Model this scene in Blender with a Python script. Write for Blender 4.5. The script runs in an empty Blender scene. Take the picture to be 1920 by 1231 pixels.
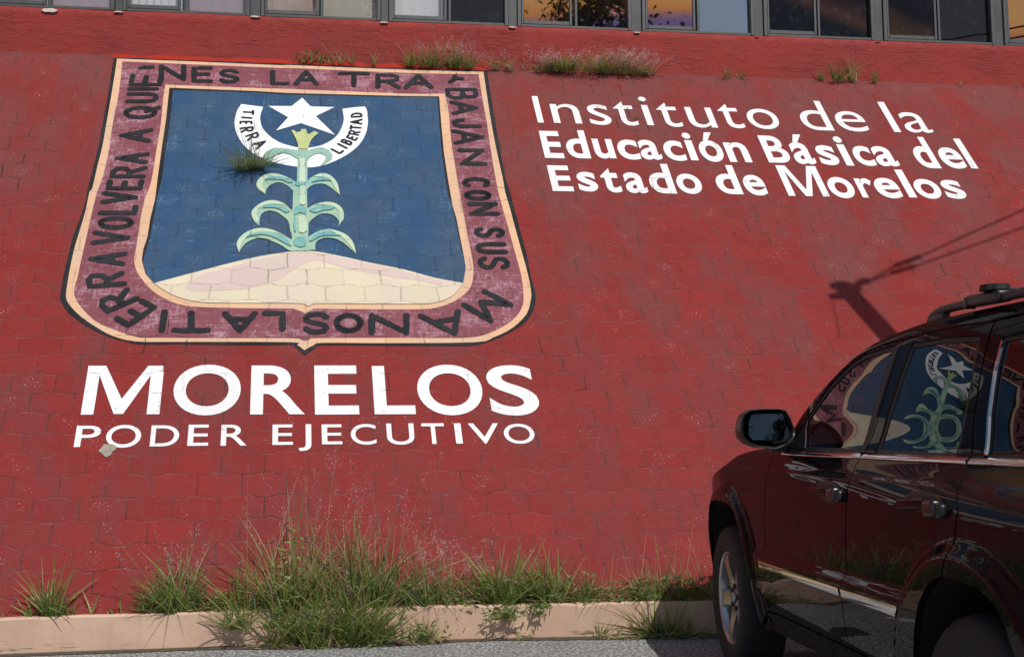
import bpy, bmesh, math, random
import numpy as np
from mathutils import Vector, Matrix, noise as mnoise

D = bpy.data
SC = bpy.context.scene
rad = math.radians

# ------------------------------------------------------------------ camera, world, sun, exposure
F_PX, CX, CY = 2060.0, 960.0, 615.5          # measured on the 1920 px wide photograph
PITCH, ROLL, CAM_H = .0924, -.008, 1.242
_h0 = CY + F_PX * math.tan(PITCH)
_A = np.array([16000., _h0 + ROLL * 16000 - CY, F_PX])
_up = np.cross(np.array([0, _h0 - CY, F_PX]), _A); _up /= np.linalg.norm(_up)
if _up[1] > 0: _up = -_up
_X = _A / np.linalg.norm(_A)
_Y = np.cross(_up, _X)
if _Y[2] < 0: _Y = -_Y
RM = np.array([_X, _Y, _up])
C0 = np.array([0., 0., CAM_H])

cam = D.cameras.new('camera')
cam_ob = D.objects.new('camera', cam)
SC.collection.objects.link(cam_ob)
m4 = Matrix.Identity(4)
for i in range(3):
    m4[i][0] = RM[i][0]; m4[i][1] = -RM[i][1]; m4[i][2] = -RM[i][2]; m4[i][3] = C0[i]
cam_ob.matrix_world = m4
cam.sensor_width = 36.0
cam.lens = 36.0 * F_PX / 1920.0
cam.clip_start = .05; cam.clip_end = 2000
SC.camera = cam_ob

SUN_EL, SUN_AZ = rad(53), rad(18)            # azimuth measured from behind the camera towards the right
SUN = np.array([math.cos(SUN_EL) * math.sin(SUN_AZ), -math.cos(SUN_EL) * math.cos(SUN_AZ), math.sin(SUN_EL)])
w = D.worlds.new("World"); SC.world = w; w.use_nodes = True
nt = w.node_tree
sky = nt.nodes.new('ShaderNodeTexSky'); sky.sky_type = 'NISHITA'; sky.sun_disc = False
sky.sun_elevation = SUN_EL
sky.sun_rotation = math.atan2(SUN[0], SUN[1])
sky.air_density = 1.0; sky.dust_density = 1.4; sky.ozone_density = 1.0
nt.links.new(sky.outputs[0], nt.nodes['Background'].inputs[0])
nt.nodes['Background'].inputs[1].default_value = .085
sl = D.lights.new('sun', 'SUN'); sl.energy = 3.6; sl.angle = rad(.55); sl.color = (1, .955, .89)
so = D.objects.new('sun', sl); SC.collection.objects.link(so)
so.rotation_euler = Vector(SUN).to_track_quat('Z', 'Y').to_euler()
SC.view_settings.view_transform = 'Standard'; SC.view_settings.look = 'None'
SC.view_settings.exposure = 0.0; SC.view_settings.gamma = 1.0

# ------------------------------------------------------------------ geometry of the place
TH = rad(53)                                  # pitch of the paved bank
P0 = np.array([0, 6.70, .203])                # foot of the bank
NB = np.array([0, -math.sin(TH), math.cos(TH)])
TOPV = 5.57
def ray(x, y): return RM @ np.array([x - CX, y - CY, F_PX])
def bank(x, y):
    """where the sight line of a measured point meets the paved bank, in the bank's own (u, v)"""
    d = ray(x, y); t = ((P0 - C0) @ NB) / (d @ NB); q = C0 + d * t - P0
    return (q[0], q[1] * math.cos(TH) + q[2] * math.sin(TH))
def bank_w(u, v, h=0.):
    return np.array([u, P0[1] + v * math.cos(TH) - h * math.sin(TH), P0[2] + v * math.sin(TH) + h * math.cos(TH)])
def on_z(x, y, z=0.):
    d = ray(x, y); return C0 + d * ((z - CAM_H) / d[2])
def on_y(x, y, Y):
    d = ray(x, y); return C0 + d * (Y / d[1])

# ------------------------------------------------------------------ object helpers
def link(o, parent=None):
    SC.collection.objects.link(o)
    if parent is not None: o.parent = parent
    return o
def mesh_obj(name, verts, faces, mat, parent=None, smooth=False):
    me = D.meshes.new(name); me.from_pydata([tuple(map(float, v)) for v in verts], [], faces); me.update()
    if smooth:
        me.polygons.foreach_set('use_smooth', [True] * len(me.polygons))
    for m in (mat if isinstance(mat, (list, tuple)) else [mat]): me.materials.append(m)
    return link(D.objects.new(name, me), parent)
def bm_obj(name, bm, mat, parent=None, smooth=False):
    me = D.meshes.new(name); bm.to_mesh(me); bm.free()
    if smooth: me.polygons.foreach_set('use_smooth', [True] * len(me.polygons))
    for m in (mat if isinstance(mat, (list, tuple)) else [mat]): me.materials.append(m)
    return link(D.objects.new(name, me), parent)
def empty(name, loc=(0, 0, 0)):
    o = D.objects.new(name, None); o.location = loc; o.empty_display_size = .2
    return link(o)
def tag(o, label=None, cat=None, group=None, kind=None):
    if label: o['label'] = label
    if cat: o['category'] = cat
    if group: o['group'] = group
    if kind: o['kind'] = kind
    return o
def box_bm(bm, c, s, bevel=0., rot=None, seg=2):
    r = bmesh.ops.create_cube(bm, size=1.0)
    vs = r['verts']
    bmesh.ops.scale(bm, vec=s, verts=vs)
    if bevel:
        es = list({e for v in vs for e in v.link_edges})
        rr = bmesh.ops.bevel(bm, geom=es, offset=bevel, segments=seg, profile=.6, affect='EDGES')
        vs = list({v for f in rr['faces'] for v in f.verts} | {v for v in vs if v.is_valid})
    if rot is not None: bmesh.ops.rotate(bm, cent=(0, 0, 0), matrix=rot, verts=vs)
    bmesh.ops.translate(bm, vec=c, verts=vs)
    return vs
def box(name, c, s, mat, parent=None, bevel=0., rot=None, seg=2):
    bm = bmesh.new(); box_bm(bm, c, s, bevel, rot, seg)
    return bm_obj(name, bm, mat, parent)
def tube(pts, radii, n=8, cap=True):
    """a swept tube -> verts, faces"""
    pts = [Vector(p) for p in pts]; V = []; Fc = []
    if not hasattr(radii, '__len__'): radii = [radii] * len(pts)
    t0 = (pts[1] - pts[0]).normalized()
    ref = Vector((0, 0, 1)) if abs(t0.z) < .9 else Vector((1, 0, 0))
    a = t0.cross(ref).normalized()
    for i, p in enumerate(pts):
        t = (pts[min(i + 1, len(pts) - 1)] - pts[max(i - 1, 0)]).normalized()
        a = (a - t * a.dot(t)).normalized(); b = t.cross(a)
        for k in range(n):
            an = 2 * math.pi * k / n
            V.append(p + (a * math.cos(an) + b * math.sin(an)) * radii[i])
    for i in range(len(pts) - 1):
        for k in range(n):
            Fc.append((i * n + k, i * n + (k + 1) % n, (i + 1) * n + (k + 1) % n, (i + 1) * n + k))
    if cap:
        Fc.append(tuple(range(n))[::-1]); Fc.append(tuple((len(pts) - 1) * n + k for k in range(n)))
    return V, Fc
class Acc:
    def __init__(s): s.v = []; s.f = []; s.mi = []
    def add(s, v, f, mi=0):
        o = len(s.v); s.v += [tuple(p) for p in v]; s.f += [tuple(i + o for i in q) for q in f]; s.mi += [mi] * len(f)
    def obj(s, name, mat, parent=None, smooth=False):
        o = mesh_obj(name, s.v, s.f, mat, parent, smooth)
        if isinstance(mat, (list, tuple)): o.data.polygons.foreach_set('material_index', s.mi)
        return o

# ------------------------------------------------------------------ material helpers
class NT:
    def __init__(s, tree): s.t = tree; s.n = tree.nodes; s.l = tree.links
    def node(s, typ, **kw):
        n = s.n.new(typ)
        for k, v in kw.items(): setattr(n, k, v)
        return n
    def put(s, sock, v):
        if isinstance(v, bpy.types.NodeSocket): s.l.new(v, sock)
        elif v is not None: sock.default_value = v
    def math(s, op, a, b=None, c=None, clamp=False):
        n = s.node('ShaderNodeMath', operation=op, use_clamp=clamp)
        s.put(n.inputs[0], a); s.put(n.inputs[1], b)
        if c is not None: s.put(n.inputs[2], c)
        return n.outputs[0]
    def ss(s, v, a, b):                      # smoothstep
        n = s.node('ShaderNodeMapRange', interpolation_type='SMOOTHSTEP')
        s.put(n.inputs[0], v); n.inputs[1].default_value = a; n.inputs[2].default_value = b
        return n.outputs[0]
    def noise(s, vec, scale, detail=3., rough=.55, dim='3D'):
        n = s.node('ShaderNodeTexNoise'); s.put(n.inputs['Vector'], vec)
        n.inputs['Scale'].default_value = scale; n.inputs['Detail'].default_value = detail; n.inputs['Roughness'].default_value = rough
        return n.outputs['Fac']
    def mix(s, f, a, b, blend='MIX'):
        n = s.node('ShaderNodeMix', data_type='RGBA', blend_type=blend)
        s.put(n.inputs[0], f)
        for sk, v in ((n.inputs[6], a), (n.inputs[7], b)):
            if isinstance(v, (tuple, list)): v = (*v[:3], 1)
            s.put(sk, v)
        return n.outputs[2]
    def obj(s): return s.node('ShaderNodeTexCoord').outputs['Object']
    def scale(s, v, sc):
        n = s.node('ShaderNodeMapping'); s.put(n.inputs[0], v); n.inputs['Scale'].default_value = sc
        return n.outputs[0]
    def bump(s, h, strength, dist):
        n = s.node('ShaderNodeBump'); n.inputs['Strength'].default_value = strength; n.inputs['Distance'].default_value = dist
        s.put(n.inputs['Height'], h); return n.outputs[0]
def new_mat(name):
    m = D.materials.new(name); m.use_nodes = True
    return m, NT(m.node_tree), m.node_tree.nodes['Principled BSDF']
def simple(name, col, rough=.6, metal=0., coat=0., spec=.5, var=0., vscale=20., bump=0., bscale=60.):
    m, t, b = new_mat(name)
    b.inputs['Base Color'].default_value = (*col, 1); b.inputs['Roughness'].default_value = rough
    b.inputs['Metallic'].default_value = metal; b.inputs['Coat Weight'].default_value = coat
    b.inputs['Coat Roughness'].default_value = .02; b.inputs['Specular IOR Level'].default_value = spec
    if var or bump: o = t.obj()
    if var:
        f = t.noise(o, vscale, 5, .6)
        t.put(b.inputs['Base Color'], t.mix(f, tuple(c * (1 - var) for c in col), tuple(min(1, c * (1 + var)) for c in col)))
    if bump: t.put(b.inputs['Normal'], t.bump(t.noise(o, bscale, 4, .6), bump, .01))
    return m

# paver relief shared by the bank and everything painted on it -------------------------------------
BW, BH = .280, .1688
def make_paver_group():
    g = D.node_groups.new('paver_relief', 'ShaderNodeTree')
    for nm in ('Bed', 'Head', 'Crack', 'Tone', 'Height', 'Speck', 'Grime', 'Edge'):
        g.interface.new_socket(nm, in_out='OUTPUT', socket_type='NodeSocketFloat')
    t = NT(g); out = t.node('NodeGroupOutput'); o = t.obj()
    sep = t.node('ShaderNodeSeparateXYZ'); t.put(sep.inputs[0], o)
    x, y = sep.outputs[0], sep.outputs[1]
    j1 = t.math('SUBTRACT', t.noise(o, 3.3, 2), .5); j2 = t.math('SUBTRACT', t.noise(t.scale(o, (1, 1, 5)), 4.1, 3), .5)
    j3 = t.math('SUBTRACT', t.noise(o, 38., 2), .5)
    u = t.math('ADD', t.math('ADD', x, t.math('MULTIPLY', y, .05)), t.math('ADD', t.math('MULTIPLY', j1, .05), t.math('MULTIPLY', j3, .008)))
    u = t.math('ADD', u, 20.085)
    v = t.math('ADD', t.math('ADD', y, 10.0 + .0), t.math('ADD', t.math('MULTIPLY', j2, .045), t.math('MULTIPLY', j3, .008)))
    r = t.math('DIVIDE', v, BH)
    n = t.math('FLOOR', t.math('ADD', r, .5))
    sg = t.math('COSINE', t.math('MULTIPLY', n, math.pi))
    c = t.math('MULTIPLY', t.math('COSINE', t.math('MULTIPLY', u, 2 * math.pi / BW)), 1.7)
    c = t.math('MAXIMUM', t.math('MINIMUM', c, 1.), -1.)
    d = t.math('SUBTRACT', t.math('SUBTRACT', r, n), t.math('MULTIPLY', t.math('MULTIPLY', sg, c), .06))
    row = t.math('SUBTRACT', n, t.math('LESS_THAN', d, 0.))
    par = t.math('MULTIPLY', t.math('FRACT', t.math('MULTIPLY', row, .5)), 1.)   # 0 or .5
    uu = t.math('ADD', t.math('DIVIDE', u, BW), par)
    fu = t.math('FRACT', uu); iu = t.math('FLOOR', uu)
    du = t.math('MULTIPLY', t.math('MINIMUM', fu, t.math('SUBTRACT', 1., fu)), BW)
    dv = t.math('MULTIPLY', t.math('ABSOLUTE', d), BH)
    bed = t.math('SUBTRACT', 1., t.ss(dv, .0015, .0065))
    head = t.math('SUBTRACT', 1., t.ss(du, .003, .0095))
    comb = t.node('ShaderNodeCombineXYZ'); t.put(comb.inputs[0], iu); t.put(comb.inputs[1], row)
    wn = t.node('ShaderNodeTexWhiteNoise', noise_dimensions='3D'); t.put(wn.inputs[0], comb.outputs[0])
    tone = wn.outputs[0]
    # open cracks run along joints where a broad noise is high
    big = t.noise(t.scale(o, (1.0, .55, 1)), 1.5, 4, .6)
    fine = t.noise(o, 23., 3, .6)
    open_ = t.math('MULTIPLY', t.ss(big, .555, .61), t.ss(fine, .40, .52))
    narrow = t.math('MAXIMUM', t.math('SUBTRACT', 1., t.ss(dv, .001, .0042)), t.math('SUBTRACT', 1., t.ss(du, .0012, .005)))
    patchy = t.math('MULTIPLY', t.ss(fine, .52, .66), .75)
    crack = t.math('MULTIPLY', narrow, t.math('MAXIMUM', open_, patchy))
    edge = t.math('SUBTRACT', 1., t.ss(t.math('ABSOLUTE', t.math('SUBTRACT', t.math('MULTIPLY', d, BH), -.008)), .001, .006))  # mask for a sunlit highlight painted along the bed joints
    edge = t.math('MULTIPLY', edge, t.ss(t.noise(o, 11., 3), .42, .62))
    # white lime specks, strongest near the middle of some stones
    ctr = t.math('MULTIPLY', t.ss(du, .03, .11), t.ss(dv, .02, .06))
    wn2 = t.node('ShaderNodeTexWhiteNoise', noise_dimensions='3D')
    cb2 = t.node('ShaderNodeCombineXYZ'); t.put(cb2.inputs[0], row); t.put(cb2.inputs[1], iu); cb2.inputs[2].default_value = 3.3
    t.put(wn2.inputs[0], cb2.outputs[0])
    sp = t.noise(t.scale(o, (75, 120, 1)), 1., 1, .4)
    spw = t.math('MULTIPLY', t.ss(wn2.outputs[0], .25, 1.), ctr)
    sp = t.ss(t.math('ADD', sp, t.math('MULTIPLY', spw, .10)), .735, .775)
    sp = t.math('MULTIPLY', sp, t.ss(t.noise(o, 5., 2), .40, .6))
    grime = t.noise(t.scale(o, (1, .5, 1)), 2.2, 6, .62)
    hgt = t.math('SUBTRACT', 1., t.math('MAXIMUM', t.math('SUBTRACT', 1., t.ss(dv, .001, .014)), t.math('SUBTRACT', 1., t.ss(du, .001, .014))))
    hgt = t.math('ADD', hgt, t.math('MULTIPLY', tone, .5))
    hgt = t.math('ADD', hgt, t.math('MULTIPLY', t.noise(o, 90., 3, .6), .22))
    for nm, sck in (('Bed', bed), ('Head', head), ('Crack', crack), ('Tone', tone), ('Height', hgt), ('Speck', sp), ('Grime', grime), ('Edge', edge)):
        t.put(out.inputs[nm], sck)
    return g
PG = make_paver_group()
def paint(name, col, col2=None, streak=None, wear=.35, speck=.5, joint=(.10, .06, .055), jf=.45, edge=.0, rough=.62, chips=0., chipcol=(.2, .03, .028), dusty=None, streaks=False, cover=0.):
    """paint brushed over the pavers"""
    m, t, b = new_mat(name)
    g = t.node('ShaderNodeGroup', node_tree=PG); o = t.obj(); q = g.outputs
    cc = t.mix(q['Tone'], tuple(c * .93 for c in col), tuple(min(1, c * 1.06) for c in col))
    if col2: cc = t.mix(t.ss(q['Grime'], .38, .68), cc, col2)
    if dusty:                                 # sun-bleached dust, heavier towards the top of the bank and on stone edges
        sp_ = t.node('ShaderNodeSeparateXYZ'); t.put(sp_.inputs[0], o)
        k = t.math('ADD', t.math('MULTIPLY', sp_.outputs[1], .10), t.math('MULTIPLY', t.math('SUBTRACT', q['Grime'], .5), 1.3))
        cc = t.mix(t.math('MULTIPLY', t.ss(k, .14, .75), .8), cc, dusty)
        mott = t.noise(o, 16., 5, .7)
        cc = t.mix(t.math('MULTIPLY', t.ss(mott, .48, .68), .40), cc, (.195, .050, .047))
        cc = t.mix(t.math('MULTIPLY', t.ss(t.noise(o, 7., 4, .6), .60, .74), .5), cc, (.15, .030, .030))
    if streaks:                               # rain runs down the slope
        rn = t.noise(t.scale(o, (7., .35, 1)), 1., 5, .65)
        cc = t.mix(t.math('MULTIPLY', t.ss(rn, .56, .72), .14), cc, (.24, .050, .046))
        cc = t.mix(t.math('MULTIPLY', t.ss(t.noise(t.scale(o, (11., .5, 1)), 1., 4, .6), .60, .74), .40), cc, (.12, .030, .030))
    if streak:                                # dry brush marks
        s1 = t.noise(t.scale(o, (9, 60, 1)), 1., 5, .7); s2 = t.noise(t.scale(o, (48, 14, 1)), 1., 5, .75)
        pt = t.noise(o, 4., 3, .6)
        f = t.ss(t.math('ADD', t.math('MAXIMUM', s1, s2), t.math('MULTIPLY', t.math('SUBTRACT', pt, .5), .55)), .60 - cover, .80 - cover * 1.2)
        cc = t.mix(t.math('MULTIPLY', f, streak[1]), cc, streak[0])
    if chips:
        f = t.ss(t.noise(o, 55., 5, .75), .66, .70)
        cc = t.mix(t.math('MULTIPLY', f, chips), cc, chipcol)
    cc = t.mix(t.math('MULTIPLY', q['Head'], t.math('MULTIPLY', jf, t.ss(q['Grime'], .25, .7))), cc, joint)
    cc = t.mix(t.math('MULTIPLY', q['Bed'], jf * .55), cc, joint)
    if edge: cc = t.mix(t.math('MULTIPLY', q['Edge'], edge), cc, (.52, .25, .24))  # pinkish colour of the painted sunlit stone edges
    cc = t.mix(t.math('MULTIPLY', q['Crack'], .85), cc, (.02, .014, .013))
    cc = t.mix(t.math('MULTIPLY', q['Speck'], speck), cc, (.7, .62, .6))
    t.put(b.inputs['Base Color'], cc); b.inputs['Roughness'].default_value = rough
    b.inputs['Specular IOR Level'].default_value = .07
    t.put(b.inputs['Normal'], t.bump(q['Height'], .35, .005))
    return m
M = {}
M['bank'] = paint('red_bank_paint', (.218, .025, .023), (.172, .034, .033), speck=.42, jf=.85, joint=(.085, .045, .042), edge=.12, dusty=(.165, .054, .051), streaks=True)
M['white'] = paint('white_lettering_paint', (.77, .77, .79), (.70, .69, .70), speck=0, jf=.2, joint=(.5, .40, .40), chips=.6, wear=1)
M['black'] = paint('black_motto_paint', (.018, .020, .023), (.030, .032, .036), streak=((.14, .09, .10), .35), speck=.3, jf=.2)
M['peach'] = paint('peach_border_paint', (.66, .41, .25), (.58, .40, .29), speck=.1, jf=.5, joint=(.35, .2, .14), chips=.35, chipcol=(.30, .12, .11))
M['maroon'] = paint('maroon_border_paint', (.215, .070, .090), (.180, .055, .072), streak=((.50, .31, .36), .62), speck=.25, jf=.4, cover=.085)
M['blue'] = paint('blue_field_paint', (.030, .078, .160), (.050, .086, .140), streak=((.17, .30, .44), .50), speck=.45, jf=.45, joint=(.02, .035, .06), cover=.0)
M['crest_white'] = paint('white_crescent_paint', (.80, .82, .86), speck=0, jf=.2, joint=(.4, .42, .5), chips=.45, chipcol=(.2, .3, .45))
M['maize'] = paint('pale_green_maize_paint', (.29, .46, .38), (.36, .49, .33), streak=((.10, .30, .34), .75), speck=.1, jf=.3, joint=(.15, .22, .22), cover=.06)
M['maize_light'] = paint('cream_green_maize_paint', (.45, .57, .45), (.48, .57, .39), streak=((.26, .48, .44), .6), speck=.1, jf=.3, joint=(.2, .3, .3))
M['maize_teal'] = paint('teal_maize_shading', (.13, .34, .36), (.20, .42, .38), streak=((.34, .54, .46), .7), speck=.1, jf=.3, joint=(.1, .2, .2), cover=.05)
M['flower'] = paint('yellow_green_flower_paint', (.46, .50, .22), (.40, .50, .28), streak=((.58, .54, .20), .5), speck=.1, jf=.25, joint=(.2, .3, .3))
M['hill'] = paint('cream_hill_paint', (.63, .57, .41), (.60, .50, .43), speck=.08, jf=.5, joint=(.26, .19, .15), streak=((.66, .62, .42), .3))
M['hill_pink'] = paint('pink_hill_shading', (.58, .455, .43), (.56, .47, .40), streak=((.44, .31, .36), .5), speck=.08, jf=.5, joint=(.26, .19, .15))
M['mortar'] = paint('bare_mortar', (.33, .29, .25), (.26, .22, .19), speck=.3)

# ------------------------------------------------------------------ ground and kerb
def ground_mat():
    m, t, b = new_mat('worn_asphalt'); o = t.obj()
    a = t.noise(o, 48., 5, .78); c = t.noise(o, 2.2, 5, .6); v = t.node('ShaderNodeTexVoronoi'); t.put(v.inputs['Vector'], o); v.inputs['Scale'].default_value = 62.
    cc = t.mix(t.ss(a, .40, .63), (.10, .10, .098), (.66, .655, .64))
    cc = t.mix(t.math('MULTIPLY', t.ss(v.outputs['Distance'], .25, .7), .6), cc, (.09, .09, .09))
    cc = t.mix(t.math('MULTIPLY', t.ss(c, .5, .72), .5), cc, (.16, .15, .14))
    t.put(b.inputs['Base Color'], cc); b.inputs['Roughness'].default_value = .9
    t.put(b.inputs['Normal'], t.bump(t.math('ADD', a, t.math('MULTIPLY', v.outputs['Distance'], -.6)), .8, .012))
    return m
M['ground'] = ground_mat()
g = mesh_obj('ground', [(-200, -200, 0), (200, -200, 0), (200, 200, 0), (-200, 200, 0)], [(0, 1, 2, 3)], M['ground'])
tag(g, kind='structure')
def kerb_mat():
    m, t, b = new_mat('peach_kerb_paint'); o = t.obj()
    sep = t.node('ShaderNodeSeparateXYZ'); t.put(sep.inputs[0], o)
    n1 = t.noise(o, 3., 5, .6); n2 = t.noise(t.scale(o, (6, 6, 50)), 1., 5, .7); n3 = t.noise(o, 120., 3, .6)
    cc = t.mix(t.ss(n1, .3, .7), (.50, .335, .24), (.60, .41, .30))
    cc = t.mix(t.math('MULTIPLY', t.ss(t.noise(t.scale(o, (9, 9, 1.2)), 1., 5, .65), .52, .70), .45), cc, (.40, .29, .22))
    cc = t.mix(t.math('MULTIPLY', t.ss(t.noise(o, 38., 5, .75), .62, .68), .6), cc, (.36, .31, .27))
    scr = t.math('MULTIPLY', t.ss(n2, .54, .62), t.ss(t.noise(o, 1.3, 2), .46, .60))
    low = t.math('SUBTRACT', 1., t.ss(sep.outputs[2], .0, .13))
    cc = t.mix(t.math('MULTIPLY', scr, low), cc, (.10, .07, .055))
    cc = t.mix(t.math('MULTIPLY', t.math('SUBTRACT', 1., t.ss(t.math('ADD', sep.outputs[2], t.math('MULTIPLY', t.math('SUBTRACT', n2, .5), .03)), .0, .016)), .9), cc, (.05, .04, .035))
    t.put(b.inputs['Base Color'], cc); b.inputs['Roughness'].default_value = .7
    t.put(b.inputs['Normal'], t.bump(t.math('ADD', n3, n1), .25, .006))
    return m
M['kerb'] = kerb_mat()
# plan line of the kerb's front face
KX = [-40, -6, -2.06, -1.37, -.66, .5, 1.2, 2.06, 3.2, 5, 40]
KY = [6.655, 6.655, 6.655, 6.672, 6.682, 6.665, 6.62, 6.56, 6.53, 6.52, 6.52]
def kerb_y(x): return float(np.interp(x, KX, KY))
V = []; Fc = []
xs = [-40, -12, -6] + list(np.arange(-4, 5.01, .045)) + [8, 14, 40]
for x in xs:
    y = kerb_y(x)
    j1 = .006 * mnoise.noise(Vector((x * 2.1, 0, 0))) + .004 * mnoise.noise(Vector((x * 9, 4, 0))); j2 = max(0, mnoise.noise(Vector((x * 4.3, 9, 0))) - .25) * .05
    V += [(x, y - .004 + j1, -.05), (x, y + j1, .196 - j2 + j1), (x, y + .012 + j2, .208 + j1 * .7), (x, 7.2, .208), (x, 7.2, -.05)]
for i in range(len(xs) - 1):
    for k in range(4): Fc.append((i * 5 + k, (i + 1) * 5 + k, (i + 1) * 5 + k + 1, i * 5 + k + 1))
k = mesh_obj('kerb', V, Fc, M['kerb']); tag(k, kind='structure')
# dark dirt washed into the gutter
bm = bmesh.new(); r_ = []
for i, x in enumerate(np.arange(-3.2, 3.6, .04)):
    wd = .035 + .035 * (mnoise.noise(Vector((x * 1.9, 1, 0))) + .4) + .018 * mnoise.noise(Vector((x * 11, 2, 0)))
    if -1.0 < x < .55: wd += .07 * math.sin((x + 1.0) / 1.55 * math.pi)
    y = kerb_y(x); r_.append((bm.verts.new((x, y + .01, .012)), bm.verts.new((x, y - wd * .5, .010)), bm.verts.new((x, y - max(.008, wd), .0035))))
for a, b_ in zip(r_[:-1], r_[1:]):
    for k in range(2): bm.faces.new((a[k], a[k + 1], b_[k + 1], b_[k]))
o = bm_obj('gutter_dirt', bm, simple('gutter_dirt_soil', (.075, .058, .042), .95, var=.55, vscale=45, bump=.9, bscale=90), None, True); tag(o, kind='structure')
# worn white marking on the asphalt
bm = bmesh.new()
cw = on_z(978, 1238)
ring = [bm.verts.new((cw[0] + .17 * math.cos(a) * (1 + .12 * math.sin(3 * a + 1)), cw[1] + .075 * math.sin(a) * (1 + .15 * math.sin(5 * a)), .004)) for a in np.linspace(0, 2 * math.pi, 40, endpoint=False)]
bm.faces.new(ring)
o = bm_obj('paint_spot', bm, simple('worn_white_ground_paint', (.62, .62, .60), .85, var=.35, vscale=40, bump=.6, bscale=120))
tag(o, kind='structure')

# ------------------------------------------------------------------ the paved bank and what is painted on it
wall = empty('paved_bank', tuple(P0))
wall.rotation_euler = (TH, 0, 0)
tag(wall, 'steep red painted bank of interlocking pavers bearing a big crest and white lettering', 'sloped wall')
def bank_slab():
    bm = bmesh.new()
    U0, U1 = -16, 18
    pts = [(U0, 0), (U1, 0), (U1, TOPV), (U0, TOPV)]
    top = [bm.verts.new((p[0], p[1], 0)) for p in pts]; bot = [bm.verts.new((p[0], p[1], -.25)) for p in pts]
    bm.faces.new(top); bm.faces.new(bot[::-1])
    for i in range(4): bm.faces.new((top[i], bot[i], bot[(i + 1) % 4], top[(i + 1) % 4]))
    return bm
bm_obj('paver_surface', bank_slab(), M['bank'], wall)
def poly_bm(bm, pts, z):
    clean = []
    for p in pts:
        if not clean or (abs(p[0] - clean[-1][0]) + abs(p[1] - clean[-1][1])) > 1e-4: clean.append(p)
    vs = [bm.verts.new((p[0], p[1], z)) for p in clean]
    f = bm.faces.new(vs); f.normal_update()
    if f.normal.z < 0: f.normal_flip()
    bmesh.ops.triangulate(bm, faces=[f], ngon_method='EAR_CLIP')
def smooth_px(pts, keep=(), sub=4):
    """catmull-rom through a closed traced outline; 'keep' holds indices of sharp corners"""
    n = len(pts); out = []
    for i in range(n):
        p0, p1, p2, p3 = (np.array(pts[(i + k - 1) % n], float) for k in range(4))
        if i in keep: p0 = p1 * 2 - p2
        if (i + 1) % n in keep: p3 = p2 * 2 - p1
        for s in range(sub):
            t = s / sub
            out.append(tuple(.5 * ((2 * p1) + (-p0 + p2) * t + (2 * p0 - 5 * p1 + 4 * p2 - p3) * t * t + (-p0 + 3 * p1 - 3 * p2 + p3) * t ** 3)))
    return out
def auto_keep(p):
    n = len(p); out = []
    for i in range(n):
        a = np.array(p[i]) - np.array(p[i - 1]); b_ = np.array(p[(i + 1) % n]) - np.array(p[i])
        if a @ b_ < .72 * np.linalg.norm(a) * np.linalg.norm(b_): out.append(i)
    return out
def painted(name, polys, mat, z, parent, sub=3, keep=None):
    bm = bmesh.new()
    for j, p in enumerate(polys):
        q = smooth_px(p, auto_keep(p) if keep is None else keep, sub) if sub > 1 else p
        poly_bm(bm, [bank(*a) for a in q], z + j * .0004)
    return bm_obj(name, bm, mat, parent)
Z3 = lambda x, y: (100 + x / 3.846, 360 + y / 3.846)
Z4 = lambda x, y: (540 + x / 3.846, 360 + y / 3.846)
Z1 = lambda x, y: (100 + x / 3.971, 90 + y / 3.971)
Z2 = lambda x, y: (540 + x / 3.971, 90 + y / 3.971)
ZS = lambda x, y: (430 + x / 6.837, 160 + y / 6.837)
ZM = lambda x, y: (430 + x / 6.478, 300 + y / 6.478)
def L(f, *xy): return [f(*p) for p in xy]

outline = [(213.5, 107.6)] + L(Z2, (0, 122), (860, 158), (1482, 170)) + L(Z2, (1530, 480), (1580, 760), (1620, 970)) + L(Z4, (1600, 0), (1640, 150), (1680, 300), (1720, 450), (1750, 600), (1776, 700), (1787, 760), (1775, 830), (1730, 920), (1640, 990), (1500, 1060), (1350, 1105), (1200, 1110), (900, 1109), (600, 1107), (260, 1105), (200, 1125), (120, 1178), (60, 1125), (40, 1107)) + L(Z3, (1700, 1103), (1400, 1105), (1100, 1101), (900, 1097), (760, 1101), (610, 1097), (550, 1085), (400, 1045), (250, 975), (130, 890), (80, 830), (50, 775), (52, 735), (75, 600), (105, 470), (150, 300), (190, 200), (235, 60)) + L(Z1, (250, 1080), (300, 880), (345, 700), (380, 500), (410, 330))
peach_o = L(Z1, (475, 84), (1090, 107), (1740, 135)) + L(Z2, (0, 131), (860, 166), (1455, 181), (1500, 480), (1545, 730), (1600, 980)) + L(Z4, (1565, 0), (1600, 120), (1640, 270), (1690, 450), (1730, 600), (1752, 720), (1750, 780), (1720, 880), (1620, 980), (1480, 1050), (1340, 1085), (700, 1091), (250, 1089), (190, 1104), (118, 1142)) + L(Z3, (1760, 1105), (1700, 1084), (900, 1082), (600, 1079), (430, 1040), (300, 970), (200, 900), (125, 825), (93, 765), (100, 680), (120, 560), (150, 420), (185, 300), (230, 150), (262, 0)) + L(Z1, (290, 1050), (330, 880), (365, 740), (390, 600), (425, 400), (455, 220))
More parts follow.
